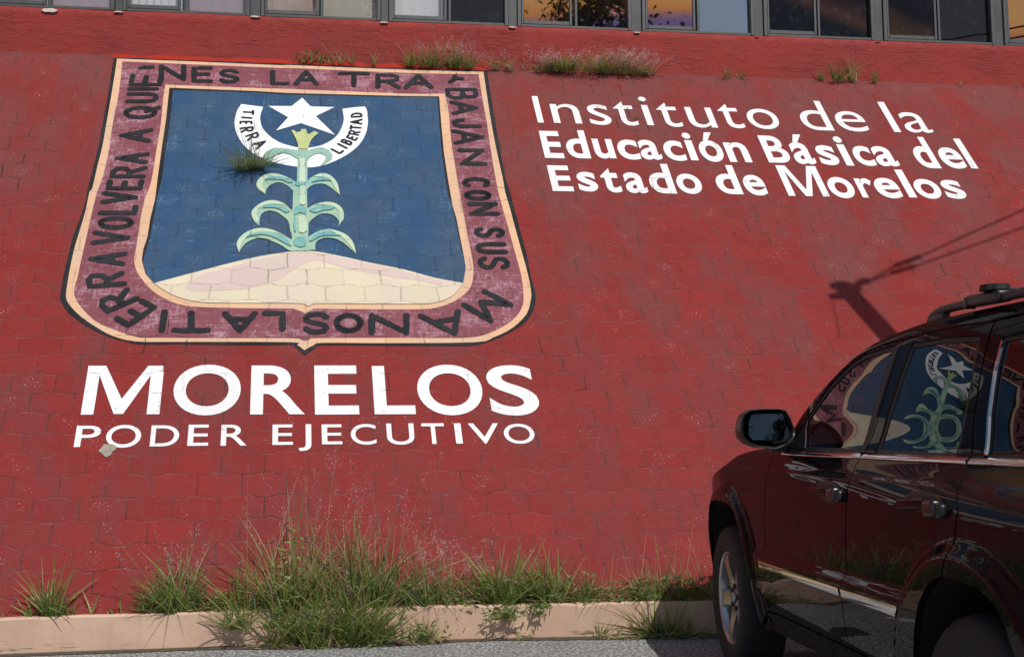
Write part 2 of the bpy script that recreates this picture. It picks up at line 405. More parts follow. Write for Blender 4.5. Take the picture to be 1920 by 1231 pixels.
maroon = L(Z1, (515, 105), (1100, 130), (1740, 156)) + L(Z2, (0, 153), (860, 190), (1418, 200), (1450, 400), (1480, 560), (1520, 830), (1560, 1050)) + L(Z4, (1515, 0), (1550, 130), (1590, 270), (1640, 450), (1680, 600), (1698, 750), (1680, 850), (1600, 940), (1450, 1020), (1290, 1052), (900, 1053), (220, 1055), (165, 1062), (120, 1075)) + L(Z3, (1790, 1068), (1720, 1056), (1300, 1055), (800, 1053), (600, 1045), (430, 990), (300, 930), (185, 810), (150, 722), (175, 620), (205, 480), (240, 330), (280, 150), (318, 0)) + L(Z1, (370, 960), (410, 790), (435, 620), (460, 480), (490, 330))
peach_i = L(Z1, (835, 280), (1500, 305)) + L(Z2, (0, 312), (860, 346), (1165, 346), (1195, 480), (1215, 700), (1250, 920), (1280, 1120)) + L(Z4, (1240, 50), (1270, 200), (1300, 350), (1330, 500), (1336, 600), (1310, 700), (1220, 780), (1100, 830), (950, 850), (400, 849), (210, 845), (170, 855), (125, 878), (75, 858), (40, 847)) + L(Z3, (1720, 845), (1300, 841), (1000, 830), (850, 795), (720, 720), (630, 620), (590, 540), (585, 480), (600, 400), (630, 200), (660, 60)) + L(Z1, (730, 1000), (770, 760), (800, 580), (820, 380))
black_i = L(Z1, (865, 304), (1500, 328)) + L(Z2, (0, 343), (860, 365), (1125, 368), (1140, 560), (1160, 780), (1190, 980), (1225, 1180)) + L(Z4, (1215, 200), (1240, 330), (1264, 450), (1280, 540), (1262, 650)) + L(Z3, (740, 655), (668, 600), (645, 520), (640, 490), (650, 420), (680, 330), (700, 200), (735, 60)) + L(Z1, (780, 960), (810, 740), (840, 540))
blue = L(Z1, (893, 322), (1500, 342)) + L(Z2, (0, 357), (860, 376), (1113, 376), (1128, 600), (1148, 820), (1188, 1100)) + L(Z4, (1180, 90), (1218, 270), (1248, 420), (1275, 520), (1281, 560), (1262, 668), (1000, 700), (0, 600)) + L(Z3, (1500, 600), (730, 668), (672, 600), (650, 525), (660, 460), (688, 380), (710, 280), (735, 150), (750, 50)) + L(Z1, (810, 980), (840, 760), (870, 560))
hill = L(Z3, (728, 666), (880, 625), (1050, 580), (1300, 515), (1500, 470), (1700, 440)) + L(Z4, (60, 432), (140, 434), (220, 440), (400, 475), (600, 520), (850, 570), (1050, 625), (1264, 665), (1237, 702), (1180, 760), (1060, 805), (900, 815), (400, 812), (195, 812), (150, 830), (100, 812), (0, 810)) + L(Z3, (1750, 808), (1250, 808), (1050, 800), (900, 765), (800, 715))
hill_p1 = L(Z3, (950, 690), (1060, 615), (1300, 545), (1500, 495), (1720, 460)) + L(Z4, (100, 445), (330, 470), (600, 530), (850, 585), (1100, 650), (1120, 690), (950, 650), (700, 610), (420, 560), (200, 500)) + L(Z3, (1750, 560), (1600, 650), (1420, 700), (1300, 715), (1130, 720), (1000, 722))
crest = painted('painted_crest', [outline], M['black'], .003, wall)
painted('outer_border', [peach_o], M['peach'], .005, crest)
painted('motto_band', [maroon], M['maroon'], .007, crest)
painted('inner_border', [peach_i], M['peach'], .009, crest)
painted('inner_outline', [black_i], M['black'], .011, crest, sub=1)
painted('blue_field', [blue], M['blue'], .013, crest, sub=1)
hl = painted('hill', [hill], M['hill'], .015, crest)
painted('hill_shading', [hill_p1], M['hill_pink'], .0165, crest)
ringp = L(ZS, (155, 258), (100, 350), (70, 480), (85, 600), (130, 700), (200, 800), (310, 890), (430, 950), (600, 1010), (800, 1050), (1000, 1070), (1150, 1055), (1300, 1010), (1450, 940), (1600, 840), (1700, 730), (1760, 600), (1778, 450), (1770, 370), (1755, 315), (1735, 290), (1600, 300), (1450, 320), (1468, 450), (1440, 560), (1380, 660), (1280, 740), (1130, 800), (950, 822), (800, 797), (650, 750), (520, 670), (430, 570), (400, 480), (400, 400), (435, 295))
painted('crescent', [ringp], M['crest_white'], .015, crest, sub=3, keep=(0, 20, 22, 35))
star = L(ZS, (935, 180), (1040, 290), (1350, 300), (1110, 415), (1355, 655), (920, 505), (600, 600), (755, 430), (500, 285), (800, 287))
painted('star', [star], M['crest_white'], .017, crest, sub=1)
flower = L(ZS, (795, 605), (830, 600), (860, 630), (915, 620), (920, 590), (985, 588), (1000, 640), (1025, 655), (1060, 630), (1100, 615), (1145, 640), (1095, 680), (1050, 730), (1025, 790), (1010, 840), (885, 840), (880, 780), (850, 700))
upR = L(ZS, (890, 900), (1000, 860), (1150, 822), (1270, 850), (1325, 920), (1310, 970), (1250, 1010), (1170, 1055), (1225, 985), (1240, 935), (1190, 897), (1100, 902), (1040, 942), (1000, 985), (940, 1000))
upL = L(ZS, (1000, 880), (850, 850), (600, 828), (480, 872), (440, 930), (455, 990), (520, 1010), (560, 960), (600, 905), (700, 890), (790, 915), (850, 950), (940, 980))
stalk = L(ZS, (885, 800), (1012, 800), (1005, 900), (1000, 960), (1004, 1231)) + L(ZM, (945, 280), (945, 400), (948, 600), (962, 800), (960, 1000), (985, 1125), (760, 1125), (760, 940), (745, 800), (770, 610), (778, 400), (820, 280), (830, 10))
l1 = L(ZM, (805, 285), (720, 235), (620, 200), (520, 185), (430, 205), (360, 250), (330, 310), (345, 370), (400, 415), (440, 440), (445, 400), (480, 340), (560, 298), (640, 297), (720, 340), (775, 395), (850, 380), (850, 300))
r1 = L(ZM, (940, 278), (1000, 230), (1080, 195), (1150, 185), (1230, 210), (1300, 280), (1330, 360), (1347, 457), (1290, 400), (1220, 345), (1150, 312), (1060, 312), (990, 337), (942, 382), (870, 380), (870, 300))
l2 = L(ZM, (765, 635), (700, 575), (620, 530), (510, 512), (400, 540), (310, 600), (270, 660), (285, 740), (330, 800), (368, 822), (370, 740), (400, 672), (480, 637), (570, 652), (650, 702), (720, 770), (745, 900), (850, 850), (850, 650))
r2 = L(ZM, (945, 612), (1030, 565), (1150, 535), (1260, 540), (1350, 585), (1390, 660), (1385, 750), (1325, 825), (1335, 770), (1290, 710), (1200, 672), (1100, 682), (1020, 732), (962, 795), (955, 900), (870, 850), (870, 640))
l3 = L(ZM, (775, 1000), (640, 920), (520, 870), (390, 850), (260, 875), (150, 940), (100, 1010), (92, 1070), (120, 1150), (150, 1090), (220, 1020), (320, 977), (420, 972), (520, 1007), (640, 1062), (740, 1125), (850, 1120), (850, 1040))
r3 = L(ZM, (930, 985), (1050, 900), (1180, 860), (1300, 880), (1420, 930), (1490, 1000), (1525, 1080), (1540, 1165), (1470, 1100), (1390, 1030), (1280, 977), (1180, 967), (1090, 992), (1047, 1040), (1047, 1112), (900, 1120), (880, 1040))
mz = painted('maize_plant', [stalk, l1, r1, l2, r2, l3, r3, upR, upL], M['maize'], .019, crest)
painted('maize_flower', [flower], M['flower'], .0235, crest)
def inner_band(pts, k=.45):
    return None
# light upper edges of the leaves and of the stalk
lights = [L(ZM, (715, 240), (620, 203), (520, 188), (430, 208), (362, 253), (335, 310), (352, 368), (432, 432), (440, 395), (400, 350), (420, 290), (500, 245), (620, 235)),
          L(ZM, (1005, 232), (1080, 198), (1150, 188), (1228, 213), (1298, 283), (1328, 360), (1343, 450), (1300, 390), (1250, 300), (1180, 240), (1080, 225)),
          L(ZM, (700, 578), (620, 533), (510, 515), (400, 543), (312, 603), (274, 660), (288, 738), (362, 812), (360, 740), (330, 690), (350, 620), (440, 570), (560, 560)),
          L(ZM, (1035, 568), (1150, 538), (1258, 543), (1346, 588), (1386, 660), (1381, 748), (1332, 812), (1345, 740), (1330, 650), (1260, 590), (1140, 570)),
          L(ZM, (640, 923), (520, 873), (390, 853), (262, 878), (153, 943), (104, 1010), (96, 1070), (120, 1140), (145, 1060), (210, 970), (330, 905), (480, 900)),
          L(ZM, (1180, 863), (1298, 883), (1418, 933), (1487, 1002), (1522, 1080), (1534, 1155), (1450, 1050), (1380, 970), (1280, 910))]
lights.append(L(ZM, (850, 10), (925, 10), (920, 150), (930, 280), (925, 420), (930, 560), (905, 575), (850, 560), (860, 400), (850, 260), (860, 120)))
lights.append(L(ZM, (840, 720), (900, 700), (945, 720), (950, 880), (900, 915), (845, 900)))
painted('maize_highlights', lights, M['maize_light'], .0245, crest)
shade = [L(ZM, (805, 290), (870, 310), (940, 285), (935, 330), (870, 345), (800, 330)), L(ZM, (800, 600), (870, 575), (940, 610), (930, 690), (860, 665), (790, 700), (785, 640)), L(ZM, (780, 1000), (850, 960), (920, 965), (930, 1070), (850, 1085), (790, 1060)),
         L(ZM, (780, 290), (700, 250), (600, 225), (480, 240), (430, 265), (540, 262), (640, 270), (730, 310)), L(ZM, (990, 300), (1080, 245), (1180, 240), (1250, 280), (1150, 275), (1070, 285)), L(ZM, (745, 650), (660, 600), (560, 572), (450, 575), (400, 610), (500, 605), (600, 620), (690, 670)), L(ZM, (970, 640), (1060, 600), (1180, 585), (1290, 600), (1240, 630), (1140, 640), (1040, 670)),
         L(ZM, (700, 985), (600, 930), (500, 905), (380, 905), (250, 930), (200, 975), (330, 940), (450, 940), (560, 975), (680, 1040), (760, 1080)), L(ZM, (960, 1020), (1060, 930), (1180, 905), (1300, 925), (1360, 950), (1240, 945), (1120, 955), (1030, 1000)), L(ZM, (790, 720), (815, 720), (815, 900), (795, 900), (780, 820))]
painted('maize_shading', shade, M['maize_teal'], .0275, crest)

# ---- brush lettering of the motto: strokes in a unit box (x along reading direction, y up)
def arc(cx, cy, rx, ry, a0, a1, n=12):
    return [(cx + rx * math.cos(rad(a0 + (a1 - a0) * i / n)), cy + ry * math.sin(rad(a0 + (a1 - a0) * i / n))) for i in range(n + 1)]
SS = [(.95, .82), (.75, .97), (.45, 1), (.15, .93), (.04, .77), (.12, .62), (.4, .53), (.7, .46), (.94, .35), (.97, .2), (.8, .05), (.5, 0), (.2, .03), (.03, .18)]
STROKES = {
    'A': [[(0, 0), (.5, 1), (1, 0)], [(.2, .35), (.8, .35)]],
    'B': [[(0, 0), (0, 1), (.6, 1), (.85, .9), (.85, .65), (.6, .53), (0, .53)], [(.6, .53), (.95, .42), (.97, .15), (.7, 0), (0, 0)]],
    'C': [arc(.55, .5, .55, .5, 50, 310)], 'D': [[(0, 0), (0, 1), (.5, 1), (.85, .85), (1, .5), (.85, .15), (.5, 0), (0, 0)]],
    'E': [[(1, 1), (0, 1), (0, 0), (1, 0)], [(0, .52), (.85, .52)]],
    'I': [[(.5, 0), (.5, 1)]], 'J': [[(1, 1), (1, .25), (.8, .03), (.4, 0), (.1, .15), (0, .35)]], 'L': [[(0, 1), (0, 0), (1, 0)]],
    'M': [[(0, 0), (.1, 1), (.5, .25), (.9, 1), (1, 0)]], 'N': [[(0, 0), (0, 1), (1, 0), (1, 1)]],
    'O': [arc(.5, .5, .5, .5, 0, 360, 20)], 'Q': [arc(.5, .5, .5, .5, 0, 360, 20), [(.6, .3), (1.02, -.08)]],
    'R': [[(0, 0), (0, 1), (.6, 1), (.92, .88), (.92, .62), (.6, .48), (0, .48)], [(.45, .48), (1, 0)]],
    'S': [SS], 'T': [[(0, .97), (.1, 1), (.9, 1), (1, .97)], [(.5, 1), (.5, 0)]], 'U': [[(0, 1), (0, .3), (.15, .06), (.5, 0), (.85, .06), (1, .3), (1, 1)]],
    'V': [[(0, 1), (.5, 0), (1, 1)]],
    '~': [[(0, .2), (.25, .8), (.5, .6), (1, .9)]], '^': [[(0, 0), (.45, .6), (.4, 1)], [(.45, .6), (1, .55)]],
}
def stroke_poly(bm, pts, wdt, z, rng):
    """a round-ended brush stroke as quads plus end discs"""
    P = [np.array(p) for p in pts]
    # resample
    Q = [P[0]]
    for a, b in zip(P[:-1], P[1:]):
        n = max(1, int(np.linalg.norm(b - a) / (wdt * .7)))
        for i in range(1, n + 1): Q.append(a + (b - a) * i / n)
    closed = np.linalg.norm(P[0] - P[-1]) < 1e-6
    Lf, Rt = [], []
    for i, p in enumerate(Q):
        a = Q[i - 1] if i > 0 else (Q[-2] if closed else Q[0]); b = Q[i + 1] if i < len(Q) - 1 else (Q[1] if closed else Q[-1])
        t = b - a; t = t / (np.linalg.norm(t) + 1e-9); nn = np.array([-t[1], t[0]])
        w2 = wdt * .5 * (1 + rng.uniform(-.09, .09))
        if closed and i == len(Q) - 1: Lf.append(Lf[0]); Rt.append(Rt[0]); continue
        Lf.append(p + nn * w2); Rt.append(p - nn * w2)
    lv = [bm.verts.new((*p, z)) for p in Lf]; rv = [bm.verts.new((*p, z)) for p in Rt]
    for i in range(len(Q) - 1):
        try:
            f = bm.faces.new((lv[i], rv[i], rv[i + 1], lv[i + 1])); f.normal_update()
            if f.normal.z < 0: f.normal_flip()
        except ValueError: pass
    for e in ([] if closed else (0, -1)):
        c = Q[e]
        vs = [bm.verts.new((c[0] + wdt * .49 * math.cos(a), c[1] + wdt * .49 * math.sin(a), z + .0003)) for a in np.linspace(0, 2 * math.pi, 10, endpoint=False)]
        bm.faces.new(vs)
    for i in range(1, len(P) - 1):            # discs fill the outside of sharp bends
        c = P[i]
        vs = [bm.verts.new((c[0] + wdt * .48 * math.cos(a), c[1] + wdt * .48 * math.sin(a), z + .00015)) for a in np.linspace(0, 2 * math.pi, 10, endpoint=False)]
        bm.faces.new(vs)
RNG = random.Random(4)
def brush_text(name, items, wdt, z, parent, mat):
    """items: (char, BL, BR, TR, TL) as measured points; the box of the outer ink edges"""
    bm = bmesh.new(); k = 0
    for ch, BL, BR, TR, TL in items:
        q = [np.array(bank(*p)) for p in (BL, BR, TR, TL)]
        wl = (np.linalg.norm(q[1] - q[0]) + np.linalg.norm(q[2] - q[3])) / 2; hl_ = (np.linalg.norm(q[3] - q[0]) + np.linalg.norm(q[2] - q[1])) / 2
        mx = min(.45, wdt * .5 / wl); my = min(.45, wdt * .5 / hl_)
        for st in STROKES[ch]:
            pts = []
            for (x, y) in st:
                X = mx + x * (1 - 2 * mx); Y = my + y * (1 - 2 * my)
                pts.append((q[0] * (1 - X) + q[1] * X) * (1 - Y) + (q[3] * (1 - X) + q[2] * X) * Y)
            k += 1
            stroke_poly(bm, pts, wdt, z + (k % 7) * .0002, RNG)
    return bm_obj(name, bm, mat, parent)
def up_box(f, ch, x0, x1, y0, y1, lean=0.):            # upright letter
    d = lean * (y1 - y0) / 2
    return (ch, f(x0 - d, y1), f(x1 - d, y1), f(x1 + d, y0), f(x0 + d, y0))
def left_col(f, ch, x0, x1, y0, y1, lean=.22):          # read upwards, tops to the left
    d = lean * (y1 - y0) / 2
    return (ch, f(x1 - d, y1), f(x1 + d, y0), f(x0 + d, y0), f(x0 - d, y1))
def right_col(f, ch, x0, x1, y0, y1, lean=.2):          # read downwards, tops to the right
    d = lean * (y1 - y0) / 2
    return (ch, f(x0 - d, y0), f(x0 + d, y1), f(x1 + d, y1), f(x1 - d, y0))
def down(f, ch, x0, x1, y0, y1):                        # upside-down
    return (ch, f(x1, y0), f(x0, y0), f(x0, y1), f(x1, y1))
def quad(f, ch, BL, BR, TR, TL): return (ch, f(*BL), f(*BR), f(*TR), f(*TL))
motto = [left_col(Z1, 'E', 565, 820, 200, 292), left_col(Z1, 'I', 550, 790, 292, 332), left_col(Z1, 'U', 540, 790, 338, 417), left_col(Z1, 'Q', 520, 780, 440, 537), left_col(Z1, 'A', 490, 740, 605, 712), left_col(Z1, 'A', 455, 715, 783, 872),
         left_col(Z1, 'R', 425, 700, 885, 977), left_col(Z1, 'E', 395, 675, 985, 1067), left_col(Z1, 'V', 355, 635, 1073, 1167), left_col(Z3, 'L', 325, 612, 98, 172), left_col(Z3, 'O', 318, 585, 180, 277),
         left_col(Z3, 'V', 275, 560, 284, 387), left_col(Z3, 'A', 250, 530, 435, 540), quad(Z3, 'R', (540, 680), (515, 575), (225, 590), (245, 705)),
         quad(Z3, 'R', (640, 775), (540, 690), (290, 785), (385, 890)), quad(Z3, 'E', (765, 835), (640, 770), (425, 920), (540, 990)),
         quad(Z3, 'I', (845, 850), (770, 850), (745, 1020), (815, 1022)), down(Z3, 'T', 850, 1140, 858, 1022), down(Z3, 'A', 1215, 1478, 863, 1022), down(Z3, 'L', 1503, 1678, 863, 1012),
         down(Z4, 'S', 100, 306, 868, 1033), down(Z4, 'O', 328, 547, 878, 1023), down(Z4, 'N', 580, 877, 878, 1036), quad(Z4, 'A', (1238, 850), (920, 885), (1075, 1075), (1345, 1005)),
         quad(Z4, 'M', (1410, 705), (1240, 815), (1440, 975), (1660, 800)),
         up_box(Z1, 'N', 785, 992, 130, 252), up_box(Z1, 'E', 1028, 1192, 145, 265), up_box(Z1, 'S', 1230, 1392, 163, 272), up_box(Z1, 'L', 1613, 1762, 170, 283), up_box(Z2, 'A', 38, 232, 173, 288), up_box(Z2, 'T', 368, 612, 185, 298), up_box(Z2, 'R', 650, 842, 197, 311), up_box(Z2, 'A', 858, 1084, 200, 313),
         up_box(Z1, '~', 632, 758, 136, 172), up_box(Z2, '^', 1188, 1312, 205, 272),
         right_col(Z2, 'B', 1172, 1418, 305, 392), right_col(Z2, 'A', 1205, 1420, 397, 507), right_col(Z2, 'J', 1218, 1442, 530, 602), right_col(Z2, 'A', 1220, 1462, 613, 727), right_col(Z2, 'N', 1265, 1477, 755, 882), right_col(Z2, 'C', 1295, 1507, 968, 1047), right_col(Z2, 'O', 1308, 1518, 1063, 1143),
         right_col(Z4, 'N', 1295, 1524, 78, 177), right_col(Z4, 'S', 1338, 1568, 258, 338), right_col(Z4, 'U', 1348, 1582, 368, 453), right_col(Z4, 'S', 1365, 1602, 468, 567)]
for a, b_ in ((33, 34), (34, 35), (0, 4), (4, 5), (5, 6), (6, 11), (11, 13), (13, 17), (17, 18), (18, 20), (20, 25), (25, 28), (28, 30), (30, 33), (35, 40), (40, 43), (43, 46)):
    brush_text('motto_flourish' if a in (33, 34) else 'motto_word', motto[a:b_], .048, .0115, crest, M['black'])
def spin(f, ch, c, adv, upv):
    c, adv, upv = np.array(c, float), np.array(adv, float) / 2, np.array(upv, float) / 2
    return (ch, f(*(c - adv - upv)), f(*(c + adv - upv)), f(*(c + adv + upv)), f(*(c - adv + upv)))
tl = [spin(ZS, 'T', (248, 366), (0, 62), (150, 8)), spin(ZS, 'I', (226, 437), (0, 30), (150, 10)), spin(ZS, 'E', (215, 498), (4, 42), (172, 0)), spin(ZS, 'R', (228, 588), (14, 66), (180, -22)), spin(ZS, 'R', (298, 676), (30, 70), (165, -58)), spin(ZS, 'A', (398, 772), (62, 72), (150, -80)),
      spin(ZS, 'L', (1385, 850), (62, -48), (-130, -68)), spin(ZS, 'I', (1450, 798), (26, -26), (-135, -68)), spin(ZS, 'B', (1505, 745), (38, -50), (-140, -55)), spin(ZS, 'E', (1573, 692), (38, -44), (-135, -50)), spin(ZS, 'R', (1602, 628), (26, -56), (-150, -30)), spin(ZS, 'T', (1620, 562), (12, -60), (-155, -10)), spin(ZS, 'A', (1628, 490), (6, -72), (-165, 6)), spin(ZS, 'D', (1632, 402), (2, -62), (-155, 8))]
for a, b_ in ((0, 6), (6, 14)):
    brush_text('crescent_word', tl[a:b_], .021, .0185, crest, M['black'])

# ---- white sign lettering: each glyph fitted to its measured place on the bank
GC = {}
def glyph(ch, off):
    if (ch, off) not in GC:
        c = D.curves.new('glyph', 'FONT'); c.body = ch; c.size = 1; c.offset = off; c.resolution_u = 8
        o = D.objects.new('glyph', c); SC.collection.objects.link(o)
        bpy.context.view_layer.update()
        me = o.evaluated_get(bpy.context.evaluated_depsgraph_get()).to_mesh()
        v = np.array([p.co[:2] for p in me.vertices]); f = [tuple(p.vertices) for p in me.polygons]
        D.objects.remove(o); D.curves.remove(c)
        v = (v - v.min(0)) / (v.max(0) - v.min(0))
        GC[(ch, off)] = (v, f)
    return GC[(ch, off)]
MPOLY = [(0, 0), (.165, 0), (.165, .80), (.42, 0), (.58, 0), (.835, .80), (.835, 0), (1, 0), (1, 1), (.765, 1), (.5, .20), (.235, 1), (0, 1)]
MWIDE = [(0, 0), (.158, 0), (.165, .80), (.415, .01), (.535, .01), (.835, .80), (.835, 0), (1, 0), (1, 1), (.79, 1), (.492, .31), (.235, 1), (0, 1)]
SHEAR = -.05
def sign_line(name, items, parent, z=.004, words=None):
    if words:
        i = 0
        for n in words: sign_line(name, items[i:i + n], parent, z); i += n
        return
    bm = bmesh.new()
    for it in items:
        f, ch, lf, rt, yb, yt = it[:6]; off = it[6]
        a, b = bank(*f(*lf)), bank(*f(*rt))
        mx_, = [(lf[0] + rt[0]) / 2]
        v0 = bank(*f(mx_, yb))[1]; v1 = bank(*f(mx_, yt))[1]
        u0, u1 = a[0] - SHEAR * a[1], b[0] - SHEAR * b[1]
        if ch == 'M':
            poly = MPOLY if off else MWIDE
            poly_bm(bm, [(u0 + (u1 - u0) * x + SHEAR * (v0 + (v1 - v0) * y), v0 + (v1 - v0) * y) for x, y in poly], z)
            continue
        v, fc = glyph(ch, off)
        vs = []
        for x, y in v:
            vv = v0 + (v1 - v0) * y; vs.append(bm.verts.new((u0 + (u1 - u0) * x + SHEAR * vv, vv, z)))
        for q in fc:
            try: bm.faces.new([vs[i] for i in q])
            except ValueError: pass
    for f in bm.faces:
        f.normal_update()
        if f.normal.z < 0: f.normal_flip()
    return bm_obj(name, bm, M['white'], parent)
Z5 = lambda x, y: (100 + x / 3.971, 660 + y / 3.971)
Z6 = lambda x, y: (560 + x / 3.971, 660 + y / 3.971)
Z7 = lambda x, y: (980 + x / 4.3636, 150 + y / 4.3636)
Z8 = lambda x, y: (1400 + x / 3.692, 150 + y / 3.692)
PX = lambda x, y: (x, y)
b1, b2 = .019, .006
sign_line('white_word', [(Z5, 'M', (205, 462), (790, 467), 465, 103, 0), (Z5, 'O', (895, 290), (1396, 280), 472, 95, b1), (Z5, 'R', (1465, 465), (1872, 462), 464, 101, b1), (Z6, 'E', (122, 465), (452, 462), 465, 101, b1),
    (Z6, 'L', (566, 462), (873, 462), 463, 105, b1), (Z6, 'O', (882, 270), (1369, 300), 471, 95, b1), (Z6, 'S', (1432, 430), (1789, 370), 473, 99, b1)], wall)
sign_line('white_word', [(Z5, 'P', (152, 706), (355, 595), 706, 549, b2), (Z5, 'O', (393, 635), (655, 615), 712, 543, b2), (Z5, 'D', (717, 700), (938, 615), 702, 546, b2), (Z5, 'E', (997, 697), (1152, 692), 698, 541, b2), (Z5, 'R', (1245, 697), (1441, 692), 697, 541, b2),
    (Z5, 'E', (1631, 690), (1784, 688), 691, 540, b2), (Z6, 'J', (0, 715), (94, 600), 736, 538, b2), (Z6, 'E', (174, 686), (326, 682), 687, 539, b2), (Z6, 'C', (388, 610), (580, 665), 690, 536, b2), (Z6, 'U', (656, 610), (860, 610), 690, 532, b2), (Z6, 'T', (913, 545), (1080, 545), 684, 531, b2), (Z6, 'I', (1173, 680), (1223, 680), 681, 531, b2), (Z6, 'V', (1258, 535), (1484, 535), 682, 531, b2), (Z6, 'O', (1527, 605), (1754, 605), 683, 534, b2)], wall, words=(5, 9))
sign_line('white_word', [(Z7, 'I', (125, 353), (173, 350), 352, 137, 0), (Z7, 'n', (258, 357), (488, 357), 357, 201, 0), (Z7, 's', (523, 240), (725, 325), 370, 205, 0), (Z7, 't', (737, 233), (950, 360), 375, 180, 0), (Z7, 'i', (1017, 373), (1080, 370), 373, 143, 0), (Z7, 't', (1088, 240), (1312, 370), 386, 190, 0),
    (Z7, 'u', (1320, 230), (1598, 388), 393, 228, 0), (Z7, 't', (1590, 250), (1818, 378), 396, 200, 0), (Z8, 'o', (3, 265), (222, 285), 342, 203, 0), (Z8, 'd', (368, 265), (605, 345), 350, 148, 0), (Z8, 'e', (618, 285), (818, 285), 358, 220, 0), (Z8, 'l', (1023, 363), (1070, 363), 363, 158, 0), (Z8, 'a', (1090, 320), (1297, 366), 367, 229, 0)], wall, words=(9, 2, 2))
b3 = .024
sign_line('white_word', [(Z7, 'E', (183, 640), (342, 632), 642, 422, b3), (Z7, 'd', (358, 560), (558, 632), 643, 415, b3), (Z7, 'u', (560, 488), (768, 640), 645, 486, b3), (Z7, 'c', (778, 575), (963, 620), 654, 492, b3), (Z7, 'a', (968, 610), (1148, 648), 655, 494, b3), (Z7, 'c', (1155, 580), (1340, 635), 664, 500, b3), (Z7, 'i', (1375, 655), (1444, 657), 660, 437, b3), (Z7, 'ó', (1450, 590), (1642, 600), 672, 433, b3), (Z7, 'n', (1697, 668), (1880, 672), 675, 515, b3),
    (Z8, 'B', (155, 573), (305, 545), 575, 390, b3), (Z8, 'á', (326, 535), (487, 580), 585, 381, b3), (Z8, 's', (478, 495), (641, 560), 591, 455, b3), (Z8, 'i', (688, 590), (748, 592), 595, 396, b3), (Z8, 'c', (730, 505), (895, 575), 596, 460, b3), (Z8, 'a', (898, 560), (1065, 597), 600, 463, b3), (Z8, 'd', (1138, 490), (1345, 605), 612, 398, b3), (Z8, 'e', (1323, 515), (1497, 550), 615, 470, b3), (Z8, 'l', (1555, 612), (1602, 612), 615, 412, b3)], wall, words=(9, 6, 3))
sign_line('white_word', [(Z7, 'E', (245, 905), (420, 905), 912, 703, b3), (Z7, 's', (440, 800), (616, 870), 915, 755, b3), (Z7, 't', (632, 785), (815, 905), 923, 725, b3), (Z7, 'a', (846, 880), (1030, 918), 928, 760, b3), (Z7, 'd', (1035, 835), (1260, 920), 930, 690, b3), (Z7, 'o', (1257, 840), (1467, 870), 934, 770, b3), (Z7, 'd', (1580, 840), (1805, 930), 936, 700, b3), (PX, 'e', (1393.6, 344.8), (1434.5, 348), 366.9, 328.6, b3),
    (Z8, 'M', (290, 800), (575, 808), 806, 598, 1), (Z8, 'o', (563, 740), (742, 755), 820, 675, b3), (Z8, 'r', (803, 812), (855, 700), 816, 683, b3), (Z8, 'e', (885, 740), (1048, 735), 820, 680, b3), (Z8, 'l', (1125, 812), (1179, 812), 815, 625, b3), (Z8, 'o', (1155, 740), (1342, 765), 823, 688, b3), (Z8, 's', (1340, 725), (1517, 790), 824, 695, b3)], wall, words=(6, 2, 7))
# bare patch below the first letters
cp_ = bank(202, 843)
bm = bmesh.new()
poly_bm(bm, [(cp_[0] + .047 * math.cos(a) * (1 + .18 * math.sin(4 * a + .4)), cp_[1] + .05 * math.sin(a) * (1 + .2 * math.sin(3 * a))) for a in np.linspace(0, 2 * math.pi, 26, endpoint=False)], .006)
bm_obj('mortar_patch', bm, M['mortar'], wall)
# ------------------------------------------------------------------ the building above the bank
BY = 10.05
bld = empty('building', (0, BY, 4.3))
tag(bld, 'building with rough red parapet and long row of grey metal windows above the bank', 'building')
IB = Matrix.Translation((0, -BY, -4.3))
def loc(o):                                   # built in world coordinates, parented to the building
    o.parent = bld; o.matrix_parent_inverse = IB; return o
def stucco(name, col, col2, st=.5):
    m, t, b = new_mat(name); o = t.obj()
    n1 = t.noise(t.scale(o, (1, 1, 2.6)), 7., 7, .68); n2 = t.noise(o, 60., 4, .6); n3 = t.noise(o, 1.4, 4, .6)
    trowel = t.ss(t.noise(t.scale(o, (3.2, 1, 15)), 1.6, 5, .65), .54, .60)
    lump = t.ss(n1, .50, .62)
    cc = t.mix(t.ss(n3, .3, .72), col, col2)
    cc = t.mix(t.math('MULTIPLY', t.ss(n1, .66, .74), .35), cc, tuple(c * .55 for c in col))
    t.put(b.inputs['Base Color'], cc); b.inputs['Roughness'].default_value = .62; b.inputs['Specular IOR Level'].default_value = .1
    h = t.math('ADD', t.math('ADD', t.math('MULTIPLY', lump, .5), t.math('MULTIPLY', t.math('MULTIPLY', trowel, t.ss(n3, .45, .6)), .8)), t.math('MULTIPLY', n2, .25))
    t.put(b.inputs['Normal'], t.bump(h, st, .012))
    return m
M['parapet'] = stucco('red_stucco', (.305, .040, .034), (.245, .042, .038), .5)
M['upper'] = stucco('upper_wall_render', (.40, .10, .08), (.36, .10, .085))
M['frame'] = simple('grey_anodised_metal', (.115, .115, .112), .42, .55, var=.25, vscale=9)
M['frame_d'] = simple('dark_metal_filler', (.085, .088, .09), .5, .4, var=.4, vscale=6)
